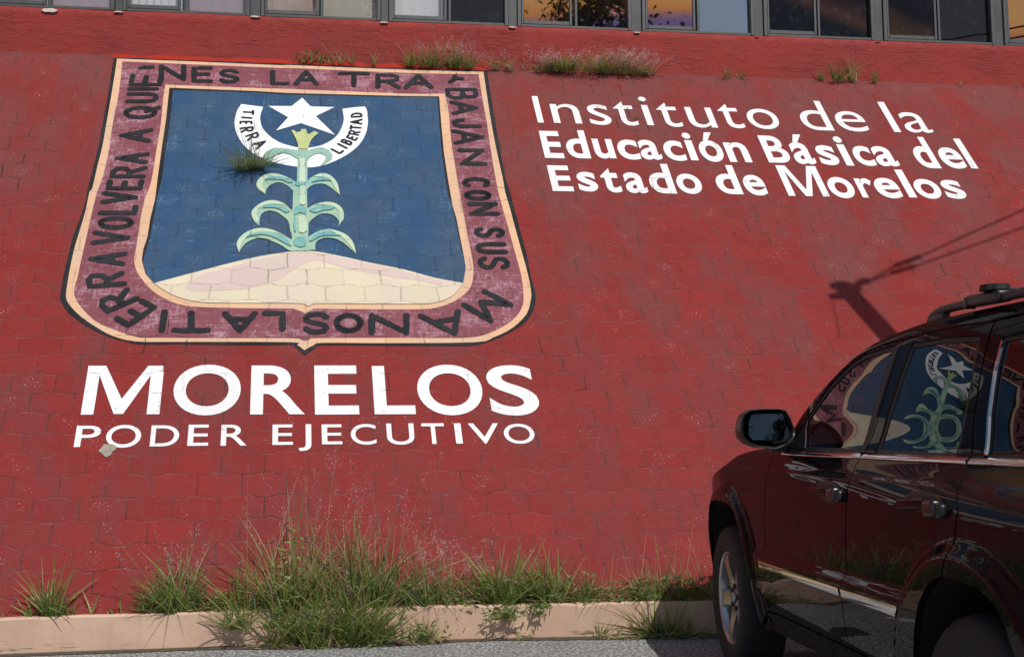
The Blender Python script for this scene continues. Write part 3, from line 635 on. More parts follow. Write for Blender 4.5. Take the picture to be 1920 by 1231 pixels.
# parapet: slightly uneven, its face closing down on the bank
bm = bmesh.new()
nx = 340; xs = np.linspace(-16, 18, nx); zs = [4.45, 4.60, 4.68, 4.76, 4.84, 4.92, 5.00, 5.055, 5.068]
rows_ = []
for zi, z in enumerate(zs):
    r_ = []
    for x in xs:
        d = .007 * mnoise.noise(Vector((x * 1.7, z * 3, 0))) + .004 * mnoise.noise(Vector((x * 6, z * 9, 3)))
        zz = z + (.006 * mnoise.noise(Vector((x * 2.3, 0, 7))) if zi >= 7 else 0)
        r_.append(bm.verts.new((x, BY + d + (.012 if zi == 8 else 0), zz)))
    rows_.append(r_)
rows_.append([bm.verts.new((x, BY + .35, 5.07)) for x in xs]); rows_.append([bm.verts.new((x, BY + .35, 4.45)) for x in xs])
for a, b_ in zip(rows_[:-1], rows_[1:]):
    for i in range(nx - 1): bm.faces.new((a[i], a[i + 1], b_[i + 1], b_[i]))
loc(bm_obj('parapet', bm, M['parapet'], None, True))
loc(box('upper_wall', (1, BY + .25, 8.2), (34, .5, 3.7), M['upper']))
# red fillet smeared along the foot of the parapet over the crest
M['fillet'] = simple('bright_red_fillet', (.36, .030, .018), .7, 0, 0, .05, var=.15, vscale=12)
a0, a1 = on_y(212, 101, BY - .01), on_y(915, 131, BY - .01)
Vv = []; Ff = []
for i in range(31):
    x = a0[0] + (a1[0] - a0[0]) * i / 30; jz = .006 * math.sin(i * 2.1) + .004 * math.sin(i * 5.3)
    Vv += [(x, BY - .030 - jz, 4.613), (x, BY - .010, 4.655 + jz), (x, BY + .03, 4.66)]
for i in range(30):
    for k in range(2): Ff.append((i * 3 + k, i * 3 + 3 + k, i * 3 + 4 + k, i * 3 + 1 + k))
loc(mesh_obj('fillet', Vv, Ff, M['fillet']))
# white plaster chips just under the frames
M['chip'] = simple('bare_plaster', (.62, .58, .52), .8, var=.2, vscale=60)
for px_, py_, w_, h_ in ((93, 19, .13, .05), (222, 22, .09, .012), (478, 31, .09, .018), (720, 42, .08, .014), (961, 51, .07, .014), (1195, 61, .06, .01), (1420, 66, .05, .012), (1648, 70, .06, .014)):
    c = on_y(px_, py_, BY - .016)
    bm = bmesh.new()
    r_ = random.Random(px_)
    vs = [bm.verts.new((c[0] + w_ * .5 * math.cos(a) * r_.uniform(.75, 1.1), BY - .0165, min(c[2] + h_ * .5 * math.sin(a) * r_.uniform(.6, 1.1), 5.062))) for a in np.linspace(0, 2 * math.pi, 14, endpoint=False)]
    bm.faces.new(vs[::-1])
    ex = bmesh.ops.extrude_face_region(bm, geom=bm.faces[:])
    bmesh.ops.translate(bm, vec=(0, .012, 0), verts=[v for v in ex['geom'] if isinstance(v, bmesh.types.BMVert)])
    loc(bm_obj('plaster_chip', bm, M['chip']))
def glass_mat(name, tint, refl, rcol, grad=None):
    """pane: partly see-through, partly mirroring; colour bands are sun film on orange panes, painted reflections on brown ones"""
    m = D.materials.new(name); m.use_nodes = True; t = NT(m.node_tree); t.n.clear()
    out = t.node('ShaderNodeOutputMaterial'); tr = t.node('ShaderNodeBsdfTransparent'); gl = t.node('ShaderNodeBsdfGlossy'); mx = t.node('ShaderNodeMixShader')
    gl.inputs['Roughness'].default_value = .015
    tr.inputs[0].default_value = (*tint, 1); gl.inputs[0].default_value = (*rcol, 1)
    lw = t.node('ShaderNodeLayerWeight'); lw.inputs[0].default_value = .5
    f = t.math('ADD', t.math('MULTIPLY', t.math('POWER', lw.outputs['Facing'], 4.), .8), refl, clamp=True)
    o = t.obj()
    dirt = t.noise(o, 14., 5, .65)
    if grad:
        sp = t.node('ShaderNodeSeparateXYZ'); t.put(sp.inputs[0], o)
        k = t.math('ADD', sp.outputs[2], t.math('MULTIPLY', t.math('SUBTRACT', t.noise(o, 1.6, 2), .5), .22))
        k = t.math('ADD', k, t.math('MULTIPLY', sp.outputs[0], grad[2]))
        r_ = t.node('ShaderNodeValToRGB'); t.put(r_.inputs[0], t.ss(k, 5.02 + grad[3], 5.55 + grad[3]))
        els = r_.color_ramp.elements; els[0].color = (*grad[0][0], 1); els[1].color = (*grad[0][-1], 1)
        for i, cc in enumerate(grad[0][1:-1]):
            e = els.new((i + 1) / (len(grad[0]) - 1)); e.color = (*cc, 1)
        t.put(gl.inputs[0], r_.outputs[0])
    t.put(gl.inputs['Normal'], t.bump(t.noise(o, 1.3, 2), .05, .05))
    t.put(mx.inputs[0], f); t.l.new(tr.outputs[0], mx.inputs[1]); t.l.new(gl.outputs[0], mx.inputs[2])
    df = t.node('ShaderNodeBsdfDiffuse'); df.inputs[0].default_value = (.35, .33, .30, 1)
    m2 = t.node('ShaderNodeMixShader'); t.put(m2.inputs[0], t.math('ADD', t.math('MULTIPLY', t.ss(dirt, .5, .8), .06), .012))
    t.l.new(mx.outputs[0], m2.inputs[1]); t.l.new(df.outputs[0], m2.inputs[2]); t.l.new(m2.outputs[0], out.inputs[0])
    return m
G = {'clear': glass_mat('clear_pane', (.93, .93, .93), .07, (.8, .8, .8)),
     'film': glass_mat('dark_film_pane', (.16, .13, .12), .075, (.62, .58, .56)),
     'orange': glass_mat('orange_film_pane', (.10, .07, .06), .78, (.8, .5, .3), ([(.16, .10, .22), (.34, .16, .20), (.95, .34, .09), (1., .44, .13)], 0, 0., -.13)),
     'orange2': glass_mat('bluish_orange_film_pane', (.10, .07, .06), .78, (.8, .5, .3), ([(.14, .12, .36), (.32, .17, .26), (.95, .33, .08), (1., .44, .12)], 0, 0., -.05)),
     'reflb': glass_mat('painted_brown_reflection_pane', (.14, .11, .10), .26, (.6, .5, .45), ([(.05, .06, .08), (.07, .07, .08), (.40, .18, .12), (.10, .07, .08)], 0, .35, 1.62)),  # canopy reflection painted in as diagonal brown and dark bands
     'reflc': glass_mat('painted_dark_reflection_pane', (.14, .11, .10), .26, (.6, .5, .45), ([(.34, .17, .10), (.26, .13, .09), (.06, .06, .07), (.07, .07, .09)], 0, .35, 1.92)),  # painted canopy reflection, brown passing diagonally into dark
     'pale': glass_mat('pale_film_pane', (.25, .27, .28), .45, (.72, .80, .82))}
def cloth(name, col, folds=26.):
    m, t, b = new_mat(name); o = t.obj()
    n = t.noise(t.scale(o, (1, 1, .12)), folds, 4, .6)
    t.put(b.inputs['Base Color'], t.mix(n, tuple(c * .85 for c in col), tuple(min(1, c * 1.1) for c in col))); b.inputs['Roughness'].default_value = .9
    t.put(b.inputs['Normal'], t.bump(n, .5, .03))
    return m
CL = {'beige': cloth('beige_blind', (.55, .43, .36)), 'lilac': cloth('lilac_blind', (.46, .38, .42), 8), 'white': cloth('white_curtain', (.80, .80, .84)), 'cream': cloth('cream_blind', (.56, .53, .45), 6),
      'paper': cloth('white_paper', (.82, .83, .85), 3), 'tan': cloth('tan_blind', (.40, .27, .17), 5)}
M['room'] = simple('dim_room', (.030, .028, .028), .9)
M['room_col'] = simple('room_column', (.30, .28, .22), .8)
# rooms behind the panes
bm = bmesh.new()
box_bm(bm, (1, BY + 3.3, 5.6), (34, .1, 2.4)); box_bm(bm, (1, BY + 1.9, 4.98), (34, 3.0, .1)); box_bm(bm, (1, BY + 1.9, 6.6), (34, 3.0, .2))
loc(bm_obj('room_shell', bm, M['room']))
def wx(p): return on_y(p, 45, BY + .03)[0]
units = [(-175, -60, -50, -19), (-10, 83, 94, 207), (237, 336, 352, 461), (496, 596, 605, 707), (736, 835, 845, 946), (977, 1070, 1082, 1177), (1210, 1301, 1311, 1407), (1438, 1528, 1537, 1632), (1662, 1753, 1762, 1857), (1887, 1975, 1985, 2080)]
looks = [('clear', 'beige', 'clear', 'beige'), ('clear', 'beige', 'clear', 'lilac'), ('clear', 'white', 'clear', 'lilac'), ('clear', 'beige', 'clear', 'cream'), ('clear', 'paper', 'film', 'tan'), ('orange', None, 'orange2', None), ('orange2', None, 'pale', None), ('reflb', None, 'reflb', None), ('reflc', None, 'film', 'strip'), ('orange', 'tan', 'film', None)]
ZT = 6.42
def bar(bm, x0, x1, y0, y1, z0, z1): box_bm(bm, ((x0 + x1) / 2, (y0 + y1) / 2, (z0 + z1) / 2), (x1 - x0, y1 - y0, z1 - z0), .004, seg=1)
for ui, ((a, b_, c, d), lk) in enumerate(zip(units, looks)):
    x0, x1, x2, x3 = wx(a), wx(b_), wx(c), wx(d)
    fy0, fy1 = BY + .012, BY + .085
    bm = bmesh.new()
    bar(bm, x0 - .035, x0, fy0, fy1, 5.071, ZT); bar(bm, x3, x3 + .035, fy0, fy1, 5.071, ZT)
    bar(bm, x0 + .001, x3 - .001, fy0 + .004, fy1, 5.071, 5.098); bar(bm, x0 + .001, x3 - .001, fy0 + .004, fy1, ZT - .04, ZT - .002)
    bar(bm, x2 - .022, x2 + .004, fy0 + .012, fy1, 5.0985, ZT - .041)
    win = loc(bm_obj('window', bm, M['frame']))
    # sliding sash with its deeper bottom rail
    bm = bmesh.new()
    bar(bm, x0 + .002, x0 + .024, fy0 + .006, fy0 + .034, 5.100, ZT - .045); bar(bm, x1 - .012, x1 + .014, fy0 + .006, fy0 + .034, 5.100, ZT - .045)
    bar(bm, x0 + .025, x1 - .0125, fy0 + .008, fy0 + .034, 5.101, 5.140); bar(bm, x0 + .025, x1 - .0125, fy0 + .008, fy0 + .034, ZT - .09, ZT - .046)
    bm_obj('sash', bm, M['frame'], win)
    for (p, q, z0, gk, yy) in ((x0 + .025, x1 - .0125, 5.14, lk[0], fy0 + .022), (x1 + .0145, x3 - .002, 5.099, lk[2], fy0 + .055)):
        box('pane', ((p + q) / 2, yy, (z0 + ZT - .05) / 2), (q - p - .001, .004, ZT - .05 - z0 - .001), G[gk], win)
    for (p, q, ck) in ((x0, x1, lk[1]), (x1 + .02, x3, lk[3])):
        if ck == 'strip':
            box('curtain', (p + (q - p) * .62, BY + .5, 5.75), ((q - p) * .36, .05, 1.3), M['room_col'], win)
        elif ck:
            if ck == 'paper': p, q = p, x1 - .02
            n = 40; Vv = []; Ff = []
            for i in range(n + 1):
                x = p + (q - p) * i / n; y = BY + .16 + (.012 * math.sin(i * 1.1 + ui) if ck == 'white' else .003 * math.sin(i * .6))
                Vv += [(x, y, 5.075), (x, y, ZT), (x, y + .006, 5.075), (x, y + .006, ZT)]
            for i in range(n):
                j = i * 4
                Ff += [(j, j + 4, j + 5, j + 1), (j + 3, j + 7, j + 6, j + 2)]
            mesh_obj('curtain', Vv, Ff, CL[ck], win, True)
    if ui < len(units) - 1:                     # metal filler post between two windows
        nxt = wx(units[ui + 1][0])
        loc(box('mullion_post', ((x3 + nxt) / 2, BY + .06, (5.073 + ZT) / 2), (nxt - x3 - .074, .05, ZT - 5.073), M['frame_d'], None, .004))
# ------------------------------------------------------------------ the parked car
CAR_O = (2.743, 5.560, 0.0); CAR_YAW = rad(4.833)
car = empty('parked_suv', CAR_O); car.rotation_euler = (0, 0, -CAR_YAW)
tag(car, 'dark maroon-black glossy SUV with roof rails parked nose-in at the kerb', 'SUV')
PLAN = .028
def pchip(xs, ys):
    xs = np.array(xs, float); ys = np.array(ys, float); h = np.diff(xs); d = np.diff(ys) / h
    m = np.zeros_like(ys); m[0] = d[0]; m[-1] = d[-1]
    for i in range(1, len(xs) - 1):
        if d[i - 1] * d[i] > 0:
            w1 = 2 * h[i] + h[i - 1]; w2 = h[i] + 2 * h[i - 1]; m[i] = (w1 + w2) / (w1 / d[i - 1] + w2 / d[i])
    def f(x):
        x = min(max(x, xs[0]), xs[-1]); i = int(min(max(np.searchsorted(xs, x) - 1, 0), len(xs) - 2))
        t = (x - xs[i]) / h[i]
        return float((1 + 2 * t) * (1 - t) ** 2 * ys[i] + t * (1 - t) ** 2 * h[i] * m[i] + t * t * (3 - 2 * t) * ys[i + 1] + t * t * (t - 1) * h[i] * m[i + 1])
    return f
base_l = pchip([-.2, .20, .32, .44, .56, .72, .90, 1.02, 1.08, 1.13, 1.17, 1.30, 1.45, 1.56, 1.62, 1.66, 1.70],
               [.70, .80, .845, .868, .884, .898, .900, .893, .884, .868, .848, .806, .754, .707, .668, .62, .54])
def sst(x, a, b):
    t = min(max((x - a) / (b - a), 0), 1); return t * t * (3 - 2 * t)
def lat(s, z):
    """half width of the body at distance s ahead of the front axle and height z"""
    l = base_l(z)
    if s > 0: l *= 1 - .19 * (s / .93) ** 2
    if s < -3.1: l *= 1 - .07 * ((-3.1 - s) / .9) ** 2
    if s < -.7: l -= PLAN * min(max(-.8 - s, 0), 2.2) ** 2 * sst(z, .98, 1.17)     # the glasshouse narrows to the rear
    fl = 0.
    for s0, z0, r0 in ((-.02, .36, .555), (-2.78, .36, .515)):
        r = math.hypot(s - s0, (z - z0) * (1. if z > z0 else .3))
        fl = max(fl, .034 * (1 - sst(r, r0, r0 + .065)))
    t = z - (.70 + (-.77 - s) * .028)
    ends = sst(s, -2.62, -2.5) * (1 - sst(s, -.60, -.52))
    b = .02 * (1 - sst(t, -.045, .0)) if t > -.05 else .02
    l += max(fl, b * sst(t, -.42, -.14) * ends)
    c = 1.052 + (-.8 - s) * .009                # character line under the belt
    l += .006 * (1 - sst(z, c - .001, c + .012)) * sst(z, c - .12, c - .01)
    return l
def lat_n(s, z):
    e = .004
    ls = (lat(s + e, z) - lat(s - e, z)) / (2 * e); lz = (lat(s, z + e) - lat(s, z - e)) / (2 * e)
    n = Vector((-1, -ls, -lz)); return n.normalized()
def car_paint():
    m, t, b = new_mat('dark_metallic_car_paint'); o = t.obj()
    b.inputs['Base Color'].default_value = (.012, .0085, .009, 1); b.inputs['Metallic'].default_value = .0
    b.inputs['Roughness'].default_value = .25; b.inputs['Specular IOR Level'].default_value = .0
    b.inputs['Coat Weight'].default_value = .56; b.inputs['Coat Roughness'].default_value = .012; b.inputs['Coat IOR'].default_value = 1.33
    n = t.noise(o, 30., 5, .6)
    sp = t.node('ShaderNodeSeparateXYZ'); t.put(sp.inputs[0], o)
    low = t.math('SUBTRACT', 1., t.ss(t.math('ADD', sp.outputs[2], t.math('MULTIPLY', n, .15)), .3, .75))
    dust = t.math('MULTIPLY', t.ss(n, .45, .75), low)
    t.put(b.inputs['Base Color'], t.mix(t.math('MULTIPLY', dust, .25), (.012, .0085, .009), (.12, .10, .085)))
    return m
M['car'] = car_paint()
M['trim'] = simple('black_plastic_trim', (.012, .012, .013), .38, var=.2, vscale=40)
M['rubber'] = simple('black_rubber', (.008, .008, .008), .5)
M['tyre'] = simple('tyre_rubber', (.016, .016, .016), .75, var=.3, vscale=25, bump=.3, bscale=150)
M['chrome'] = simple('chrome', (.72, .72, .74), .07, 1.)
M['handle'] = simple('satin_metal', (.075, .078, .078), .32, 1., var=.1)
M['alloy'] = simple('alloy_wheel', (.46, .45, .44), .28, .85, var=.12, vscale=10)
M['alloy_d'] = simple('wheel_recess_dark', (.05, .05, .055), .5, .4)
M['cabin'] = simple('cabin_dark_trim', (.02, .02, .021), .8)
M['seat'] = simple('grey_seat_cloth', (.10, .09, .085), .9, var=.15, vscale=80)
M['well'] = simple('wheel_well_liner', (.010, .010, .010), .85)
M['mirror'] = simple('dimmed_mirror_glass', (.05, .066, .074), .01, 1.)
M['lamp'] = simple('headlamp_glass', (.6, .62, .65), .03, 1.)
def car_glass(name, tint):
    m = D.materials.new(name); m.use_nodes = True; t = NT(m.node_tree); t.n.clear()
    out = t.node('ShaderNodeOutputMaterial'); tr = t.node('ShaderNodeBsdfTransparent'); gl = t.node('ShaderNodeBsdfGlossy'); mx = t.node('ShaderNodeMixShader')
    gl.inputs['Roughness'].default_value = 0.004; gl.inputs[0].default_value = (.95, .97, .97, 1); tr.inputs[0].default_value = (*tint, 1)
    fr = t.node('ShaderNodeLayerWeight'); fr.inputs[0].default_value = .5
    t.put(gl.inputs['Normal'], t.bump(t.noise(t.scale(t.obj(), (1, 1, 1.3)), 2.3, 2, .4), .03, .05))
    t.put(mx.inputs[0], t.math('ADD', t.math('MULTIPLY', t.math('POWER', fr.outputs['Facing'], 4.2), .88), .05, clamp=True)); t.l.new(tr.outputs[0], mx.inputs[1]); t.l.new(gl.outputs[0], mx.inputs[2]); t.l.new(mx.outputs[0], out.inputs[0])
    return m
M['cglass'] = car_glass('tinted_car_glass', (.22, .24, .24)); M['pglass'] = car_glass('privacy_car_glass', (.035, .037, .04))

def body_patch(name, outer, mat, side, parent, off=0., rim=.022, holes=(), step=.025, prof=None):
    """a body panel: outline in (s, z), bent onto the body side, edges turned inwards"""
    bm = bmesh.new(); edges = []
    for lp in [outer] + list(holes):
        vs = [bm.verts.new((p[0], p[1], 0)) for p in lp]
        edges += [bm.edges.new((vs[i], vs[(i + 1) % len(vs)])) for i in range(len(vs))]
    bmesh.ops.triangle_fill(bm, edges=edges, use_beauty=True, use_dissolve=False)
    xs = [p[0] for p in outer]; zs = [p[1] for p in outer]
    for k in range(int(math.floor(min(xs) / step)), int(math.ceil(max(xs) / step)) + 1):
        bmesh.ops.bisect_plane(bm, geom=bm.verts[:] + bm.edges[:] + bm.faces[:], plane_co=(k * step, 0, 0), plane_no=(1, 0, 0))
    zst = step * .4
    for k in range(int(math.floor(min(zs) / zst)), int(math.ceil(max(zs) / zst)) + 1):
        bmesh.ops.bisect_plane(bm, geom=bm.verts[:] + bm.edges[:] + bm.faces[:], plane_co=(0, k * zst, 0), plane_no=(0, 1, 0))
    bmesh.ops.remove_doubles(bm, verts=bm.verts, dist=.00008)
    bm.verts.index_update()
    V = []; N = []; Fc = []; LN = []
    for v in bm.verts:
        s, z = v.co.x, v.co.y; l = lat(s, z) + off + (prof(s, z) if prof else 0)
        V.append(Vector((side * -l, s, z))); n = lat_n(s, z)
        if prof: n = Vector((n.x, n.y - (prof(s + .002, z) - prof(s - .002, z)) / .004, n.z - (prof(s, z + .002) - prof(s, z - .002)) / .004)).normalized()
        N.append(Vector((n.x * -side * -1 if side < 0 else n.x, n.y, n.z)))
    def addf(idx, ns): Fc.append(idx); LN.extend(ns)
    flip = None
    for f in bm.faces:
        idx = [v.index for v in f.verts]
        fn = (V[idx[1]] - V[idx[0]]).cross(V[idx[2]] - V[idx[0]])
        if fn.x * (-side) < 0: idx.reverse()
        addf(tuple(idx), [N[i] for i in idx])
    if rim:
        bl = [e for e in bm.edges if len(e.link_faces) == 1]
        imap = {}
        def inner(i):
            if i not in imap:
                imap[i] = len(V); V.append(V[i] + Vector((side * rim, 0, 0)))
            return imap[i]
        for e in bl:
            i, j = e.verts[0].index, e.verts[1].index
            c = e.link_faces[0].calc_center_median(); mid = (e.verts[0].co + e.verts[1].co) / 2
            outw = mid - c; nn = Vector((0, outw.x, outw.y)).normalized()
            a, b_ = inner(i), inner(j); q = [i, j, b_, a]
            fn = (V[q[1]] - V[q[0]]).cross(V[q[2]] - V[q[0]])
            if fn.dot(nn) < 0: q.reverse()
            fn = fn.normalized() if fn.dot(nn) >= 0 else -fn.normalized()
            addf(tuple(q), [fn] * 4)
    bm.free()
    me = D.meshes.new(name); me.from_pydata([tuple(v) for v in V], [], Fc)
    me.polygons.foreach_set('use_smooth', [True] * len(me.polygons))
    me.normals_split_custom_set([tuple(n) for n in LN])
    me.materials.append(mat)
    return link(D.objects.new(name, me), parent)

split_lo = [(-1.818, 0.457), (-1.785, 0.49), (-1.797, 0.58), (-1.806, 0.66), (-1.828, 0.72), (-1.828, 0.8), (-1.835, 0.88), (-1.85, 0.97), (-1.854, 1.039), (-1.833, 1.106), (-1.858, 1.164)]
split_hi = [(-1.873, 1.24), (-1.878, 1.401), (-1.873, 1.554)]
A_door = [(-1.72, 1.549), (-1.585, 1.532), (-1.46, 1.5), (-1.333, 1.438), (-1.242, 1.373), (-1.135, 1.297), (-1.026, 1.222), (-0.911, 1.148)]
f_edge = [(-0.845, 1.142), (-0.822, 1.082), (-0.794, 0.94), (-0.762, 0.825), (-0.764, 0.693), (-0.685, 0.668), (-0.658, 0.633), (-0.65, 0.51), (-0.644, 0.405)]
front_door = f_edge + [(-0.85, 0.425), (-1.3, 0.441)] + split_lo + split_hi + A_door
fglass = [(-1.032, 1.162), (-1.125, 1.245), (-1.246, 1.351), (-1.327, 1.411), (-1.461, 1.477), (-1.582, 1.51), (-1.698, 1.52), (-1.813, 1.525), (-1.822, 1.401), (-1.804, 1.161)]
def grow(poly, d):
    c = np.array(poly); n = len(c); out = []
    ar = sum(c[i][0] * c[(i + 1) % n][1] - c[(i + 1) % n][0] * c[i][1] for i in range(n))
    sg = 1 if ar > 0 else -1
    for i in range(n):
        a, b_, e = c[i - 1], c[i], c[(i + 1) % n]
        t1 = (b_ - a) / np.linalg.norm(b_ - a); t2 = (e - b_) / np.linalg.norm(e - b_)
        n1 = np.array([t1[1], -t1[0]]) * sg; n2 = np.array([t2[1], -t2[0]]) * sg
        m = n1 + n2; m /= max(.35, np.linalg.norm(m)); k = d / max(.5, m @ n1)
        out.append(tuple(b_ + m * k))
    return out
rd_up = [(-2.461, 1.563), (-2.467, 1.517), (-2.485, 1.413), (-2.508, 1.307), (-2.528, 1.22), (-2.564, 1.156)]
rd_low = [(-2.606, 1.093), (-2.734, 1.005), (-2.722, 0.945), (-2.732, 0.89), (-2.71, 0.85), (-2.7, 0.826)]
arch_r_front = [(-2.655, 0.812), (-2.599, 0.784), (-2.535, 0.729), (-2.484, 0.645), (-2.445, 0.556), (-2.425, 0.5), (-2.41, 0.472)]
sh = lambda pts, ds=-.009: [(s + ds, z) for s, z in pts]
rear_door = sh(split_hi)[::-1] + sh(split_lo)[::-1] + [(-2.1, 0.464)] + arch_r_front[::-1] + rd_low[::-1] + rd_up[::-1] + [(-2.235, 1.567), (-2.021, 1.562)]
rglass = [(-1.977, 1.523), (-2.188, 1.523), (-2.408, 1.511), (-2.438, 1.395), (-2.46, 1.282), (-2.472, 1.158), (-1.951, 1.16), (-1.964, 1.341)]
arch_r = [(-2.7, 0.824), (-2.735, 0.829), (-2.82, 0.831), (-2.94, 0.821), (-3.01, 0.796), (-3.06, 0.75), (-3.1, 0.68), (-3.14, 0.56), (-3.165, 0.42), (-3.17, 0.34)]
quarter = sh(rd_up) + sh(rd_low) + sh(arch_r[:1]) + arch_r[1:] + [(-3.5, 0.36), (-3.7, 0.4), (-3.745, 0.62), (-3.76, 1), (-3.582, 1.144), (-3.513, 1.303), (-3.417, 1.565), (-2.834, 1.574)]
qglass = [(-2.561, 1.497), (-2.574, 1.407), (-2.607, 1.272), (-2.646, 1.158), (-3.346, 1.156), (-3.288, 1.337), (-3.211, 1.491), (-2.831, 1.507)]
arch_f = [(-0.585, 0.33), (-0.567, 0.415), (-0.548, 0.474), (-0.517, 0.57), (-0.465, 0.675), (-0.395, 0.772), (-0.32, 0.831), (-0.225, 0.864), (-0.09, 0.87), (0.06, 0.867), (0.2, 0.85), (0.31, 0.815), (0.39, 0.75), (0.455, 0.65), (0.5, 0.54), (0.525, 0.43), (0.535, 0.33)]
fender = sh(f_edge, .009)[:-1] + [(-0.634, 0.4)] + arch_f + [(0.62, 0.34), (0.68, 0.6), (0.66, 0.8), (0.62, 0.9), (0.45, 0.965), (0.25, 1), (0.072, 1.032), (-0.08, 1.072), (-0.202, 1.103), (-0.366, 1.125), (-0.561, 1.142), (-0.714, 1.15)]
cant = [(-0.86, 1.158), (-0.956, 1.205), (-1.015, 1.247), (-1.072, 1.299), (-1.166, 1.361), (-1.269, 1.418), (-1.369, 1.47), (-1.467, 1.514), (-1.543, 1.54), (-1.623, 1.563), (-1.784, 1.589), (-1.982, 1.607), (-2.235, 1.614), (-2.573, 1.617), (-2.917, 1.614), (-3.461, 1.585), (-3.461, 1.57), (-2.833, 1.582), (-2.465, 1.571), (-2.236, 1.575), (-2.023, 1.57), (-1.877, 1.562), (-1.72, 1.557), (-1.588, 1.54), (-1.46, 1.508), (-1.33, 1.446), (-1.238, 1.38), (-1.13, 1.304), (-1.024, 1.229), (-0.91, 1.157)]
sill = [(-.60, .315), (-1.05, .335), (-1.64, .365), (-2.30, .375), (-2.395, .40), (-2.402, .464), (-2.1, .456), (-1.82, .449), (-1.3, .433), (-.85, .417), (-.645, .397)]
for sd in (1, -1):
    body_patch('front_fender', fender, M['car'], sd, car)
    fd = body_patch('front_door', front_door, M['car'], sd, car, holes=[grow(fglass, .016)])
    rd = body_patch('rear_door', rear_door, M['car'], sd, car, holes=[grow(rglass, .016)])
    qp = body_patch('quarter_panel', quarter, M['car'], sd, car, holes=[grow(qglass, .014)])
    body_patch('roof_side', cant, M['car'], sd, car)
    body_patch('sill', sill, M['trim'] if 0 else M['car'], sd, car)
    for gp, par, gm in ((fglass, fd, M['cglass']), (rglass, rd, M['pglass']), (qglass, qp, M['pglass'])):
        body_patch('window', gp, gm, sd, par, off=-.009, rim=0)
        body_patch('window_seal', grow(gp, .017), M['rubber'], sd, par, off=-.005, rim=.012, holes=[grow(gp, -.003)])
    # black pillar cover at the rear edge of the front window, mirror sail at its front
    body_patch('pillar_cover', [(-1.822, 1.164), (-1.842, 1.401), (-1.833, 1.531), (-1.859, 1.546), (-1.864, 1.401), (-1.859, 1.24), (-1.847, 1.164)], M['rubber'], sd, fd, off=.0015, rim=.004)
    body_patch('mirror_sail', [(-0.984, 1.16), (-1.235, 1.16), (-1.17, 1.235), (-1.163, 1.272), (-1.07, 1.2)], M['trim'], sd, fd, off=.002, rim=.004)
    # chrome belt strips, one per panel
    for seg, par in (([(-0.969, 1.126), (-0.953, 1.143), (-1.218, 1.149), (-1.825, 1.155), (-1.843, 1.134), (-1.473, 1.129)], fd), ([(-1.857, 1.134), (-1.866, 1.155), (-2.554, 1.154), (-2.568, 1.133)], rd), ([(-2.584, 1.133), (-2.581, 1.154), (-3.382, 1.154), (-3.404, 1.134)], qp)):
        body_patch('belt_strip', seg, M['chrome'], sd, par, off=.006, rim=.012, step=.02, prof=lambda a, z: -55. * (z - (1.131 + (-.95 - a) * .0065)) ** 2)
    # chrome strip on the lower moulding
    for seg, par in (([(-0.688, 0.594), (-0.706, 0.64), (-1.2, 0.653), (-1.796, 0.669), (-1.786, 0.625), (-1.2, 0.609)], fd), ([(-1.815, 0.626), (-1.822, 0.67), (-2.33, 0.689), (-2.345, 0.682), (-2.338, 0.652), (-2.326, 0.645)], rd)):
        body_patch('moulding_strip', seg, M['chrome'], sd, par, off=.006, rim=.02, step=.03, prof=lambda a, z: -6. * (z - (.632 + (-.69 - a) * .0285)) ** 2)
    # thin bright edge of the quarter window
    body_patch('window_trim', [(-2.55, 1.5), (-2.563, 1.407), (-2.595, 1.272), (-2.633, 1.161), (-2.642, 1.161), (-2.604, 1.272), (-2.571, 1.407), (-2.558, 1.5)], M['chrome'], sd, qp, off=.004, rim=.008)
    # wheel-well liners
    for wc, poly in ((-.02, arch_f), (-2.78, [(-2.385, .34)] + arch_r_front[::-1] + arch_r[1:])):
        V = []; Ff = []
        for s, z in poly:
            l = lat(s, z) - .012
            V += [(-sd * l, s, z), (-sd * .52, s + (s - wc) * .04, z + .03)]
        for i in range(len(poly) - 1): Ff.append((2 * i, 2 * i + 2, 2 * i + 3, 2 * i + 1))
        n0 = len(V); V += [(-sd * .515, s + (s - wc) * .04, z + .03) for s, z in poly]; Ff.append(tuple(range(n0, n0 + len(poly))))
        mesh_obj('wheel_well', V, Ff, M['well'], car)
    # door handles: strap, metal grip, dark end, recessed cup
    for hs, hz, par in ((-1.655, 1.005, fd), (-2.50, 1.012, rd)):
        l = lat(hs, hz)
        hb = bmesh.new()
        bmesh.ops.create_uvsphere(hb, u_segments=24, v_segments=12, radius=1.)
        bmesh.ops.scale(hb, vec=(.006, .15, .042), verts=hb.verts); bmesh.ops.translate(hb, vec=(-sd * (l - .001), hs, hz - .002), verts=hb.verts)
        hd = bm_obj('door_handle', hb, M['rubber'], par, True)
        ang = Matrix.Rotation(-.06, 3, 'X')
        bm = bmesh.new(); box_bm(bm, (-sd * (l + .016), hs + .045, hz - .001), (.018, .21, .034), .008, ang, 3); bm_obj('handle_strap', bm, M['car'], hd, True)
        bm = bmesh.new(); box_bm(bm, (-sd * (l + .014), hs - .095, hz - .006), (.034, .075, .050), .012, ang, 3); bm_obj('handle_grip', bm, M['handle'], hd, True)
        bm = bmesh.new(); box_bm(bm, (-sd * (l + .008), hs - .142, hz - .010), (.030, .045, .044), .014, ang, 3); bm_obj('handle_end', bm, M['trim'], hd, True)
    # door mirror
    ml = .955
    sec = [(1.075, 1.235), (1.070, 1.200), (1.046, 1.174), (1.0, 1.160), (.92, 1.153), (.868, 1.172), (.845, 1.20), (.838, 1.24), (.852, 1.285), (.872, 1.318), (.90, 1.326), (.97, 1.327), (1.03, 1.322), (1.058, 1.302), (1.072, 1.268)]
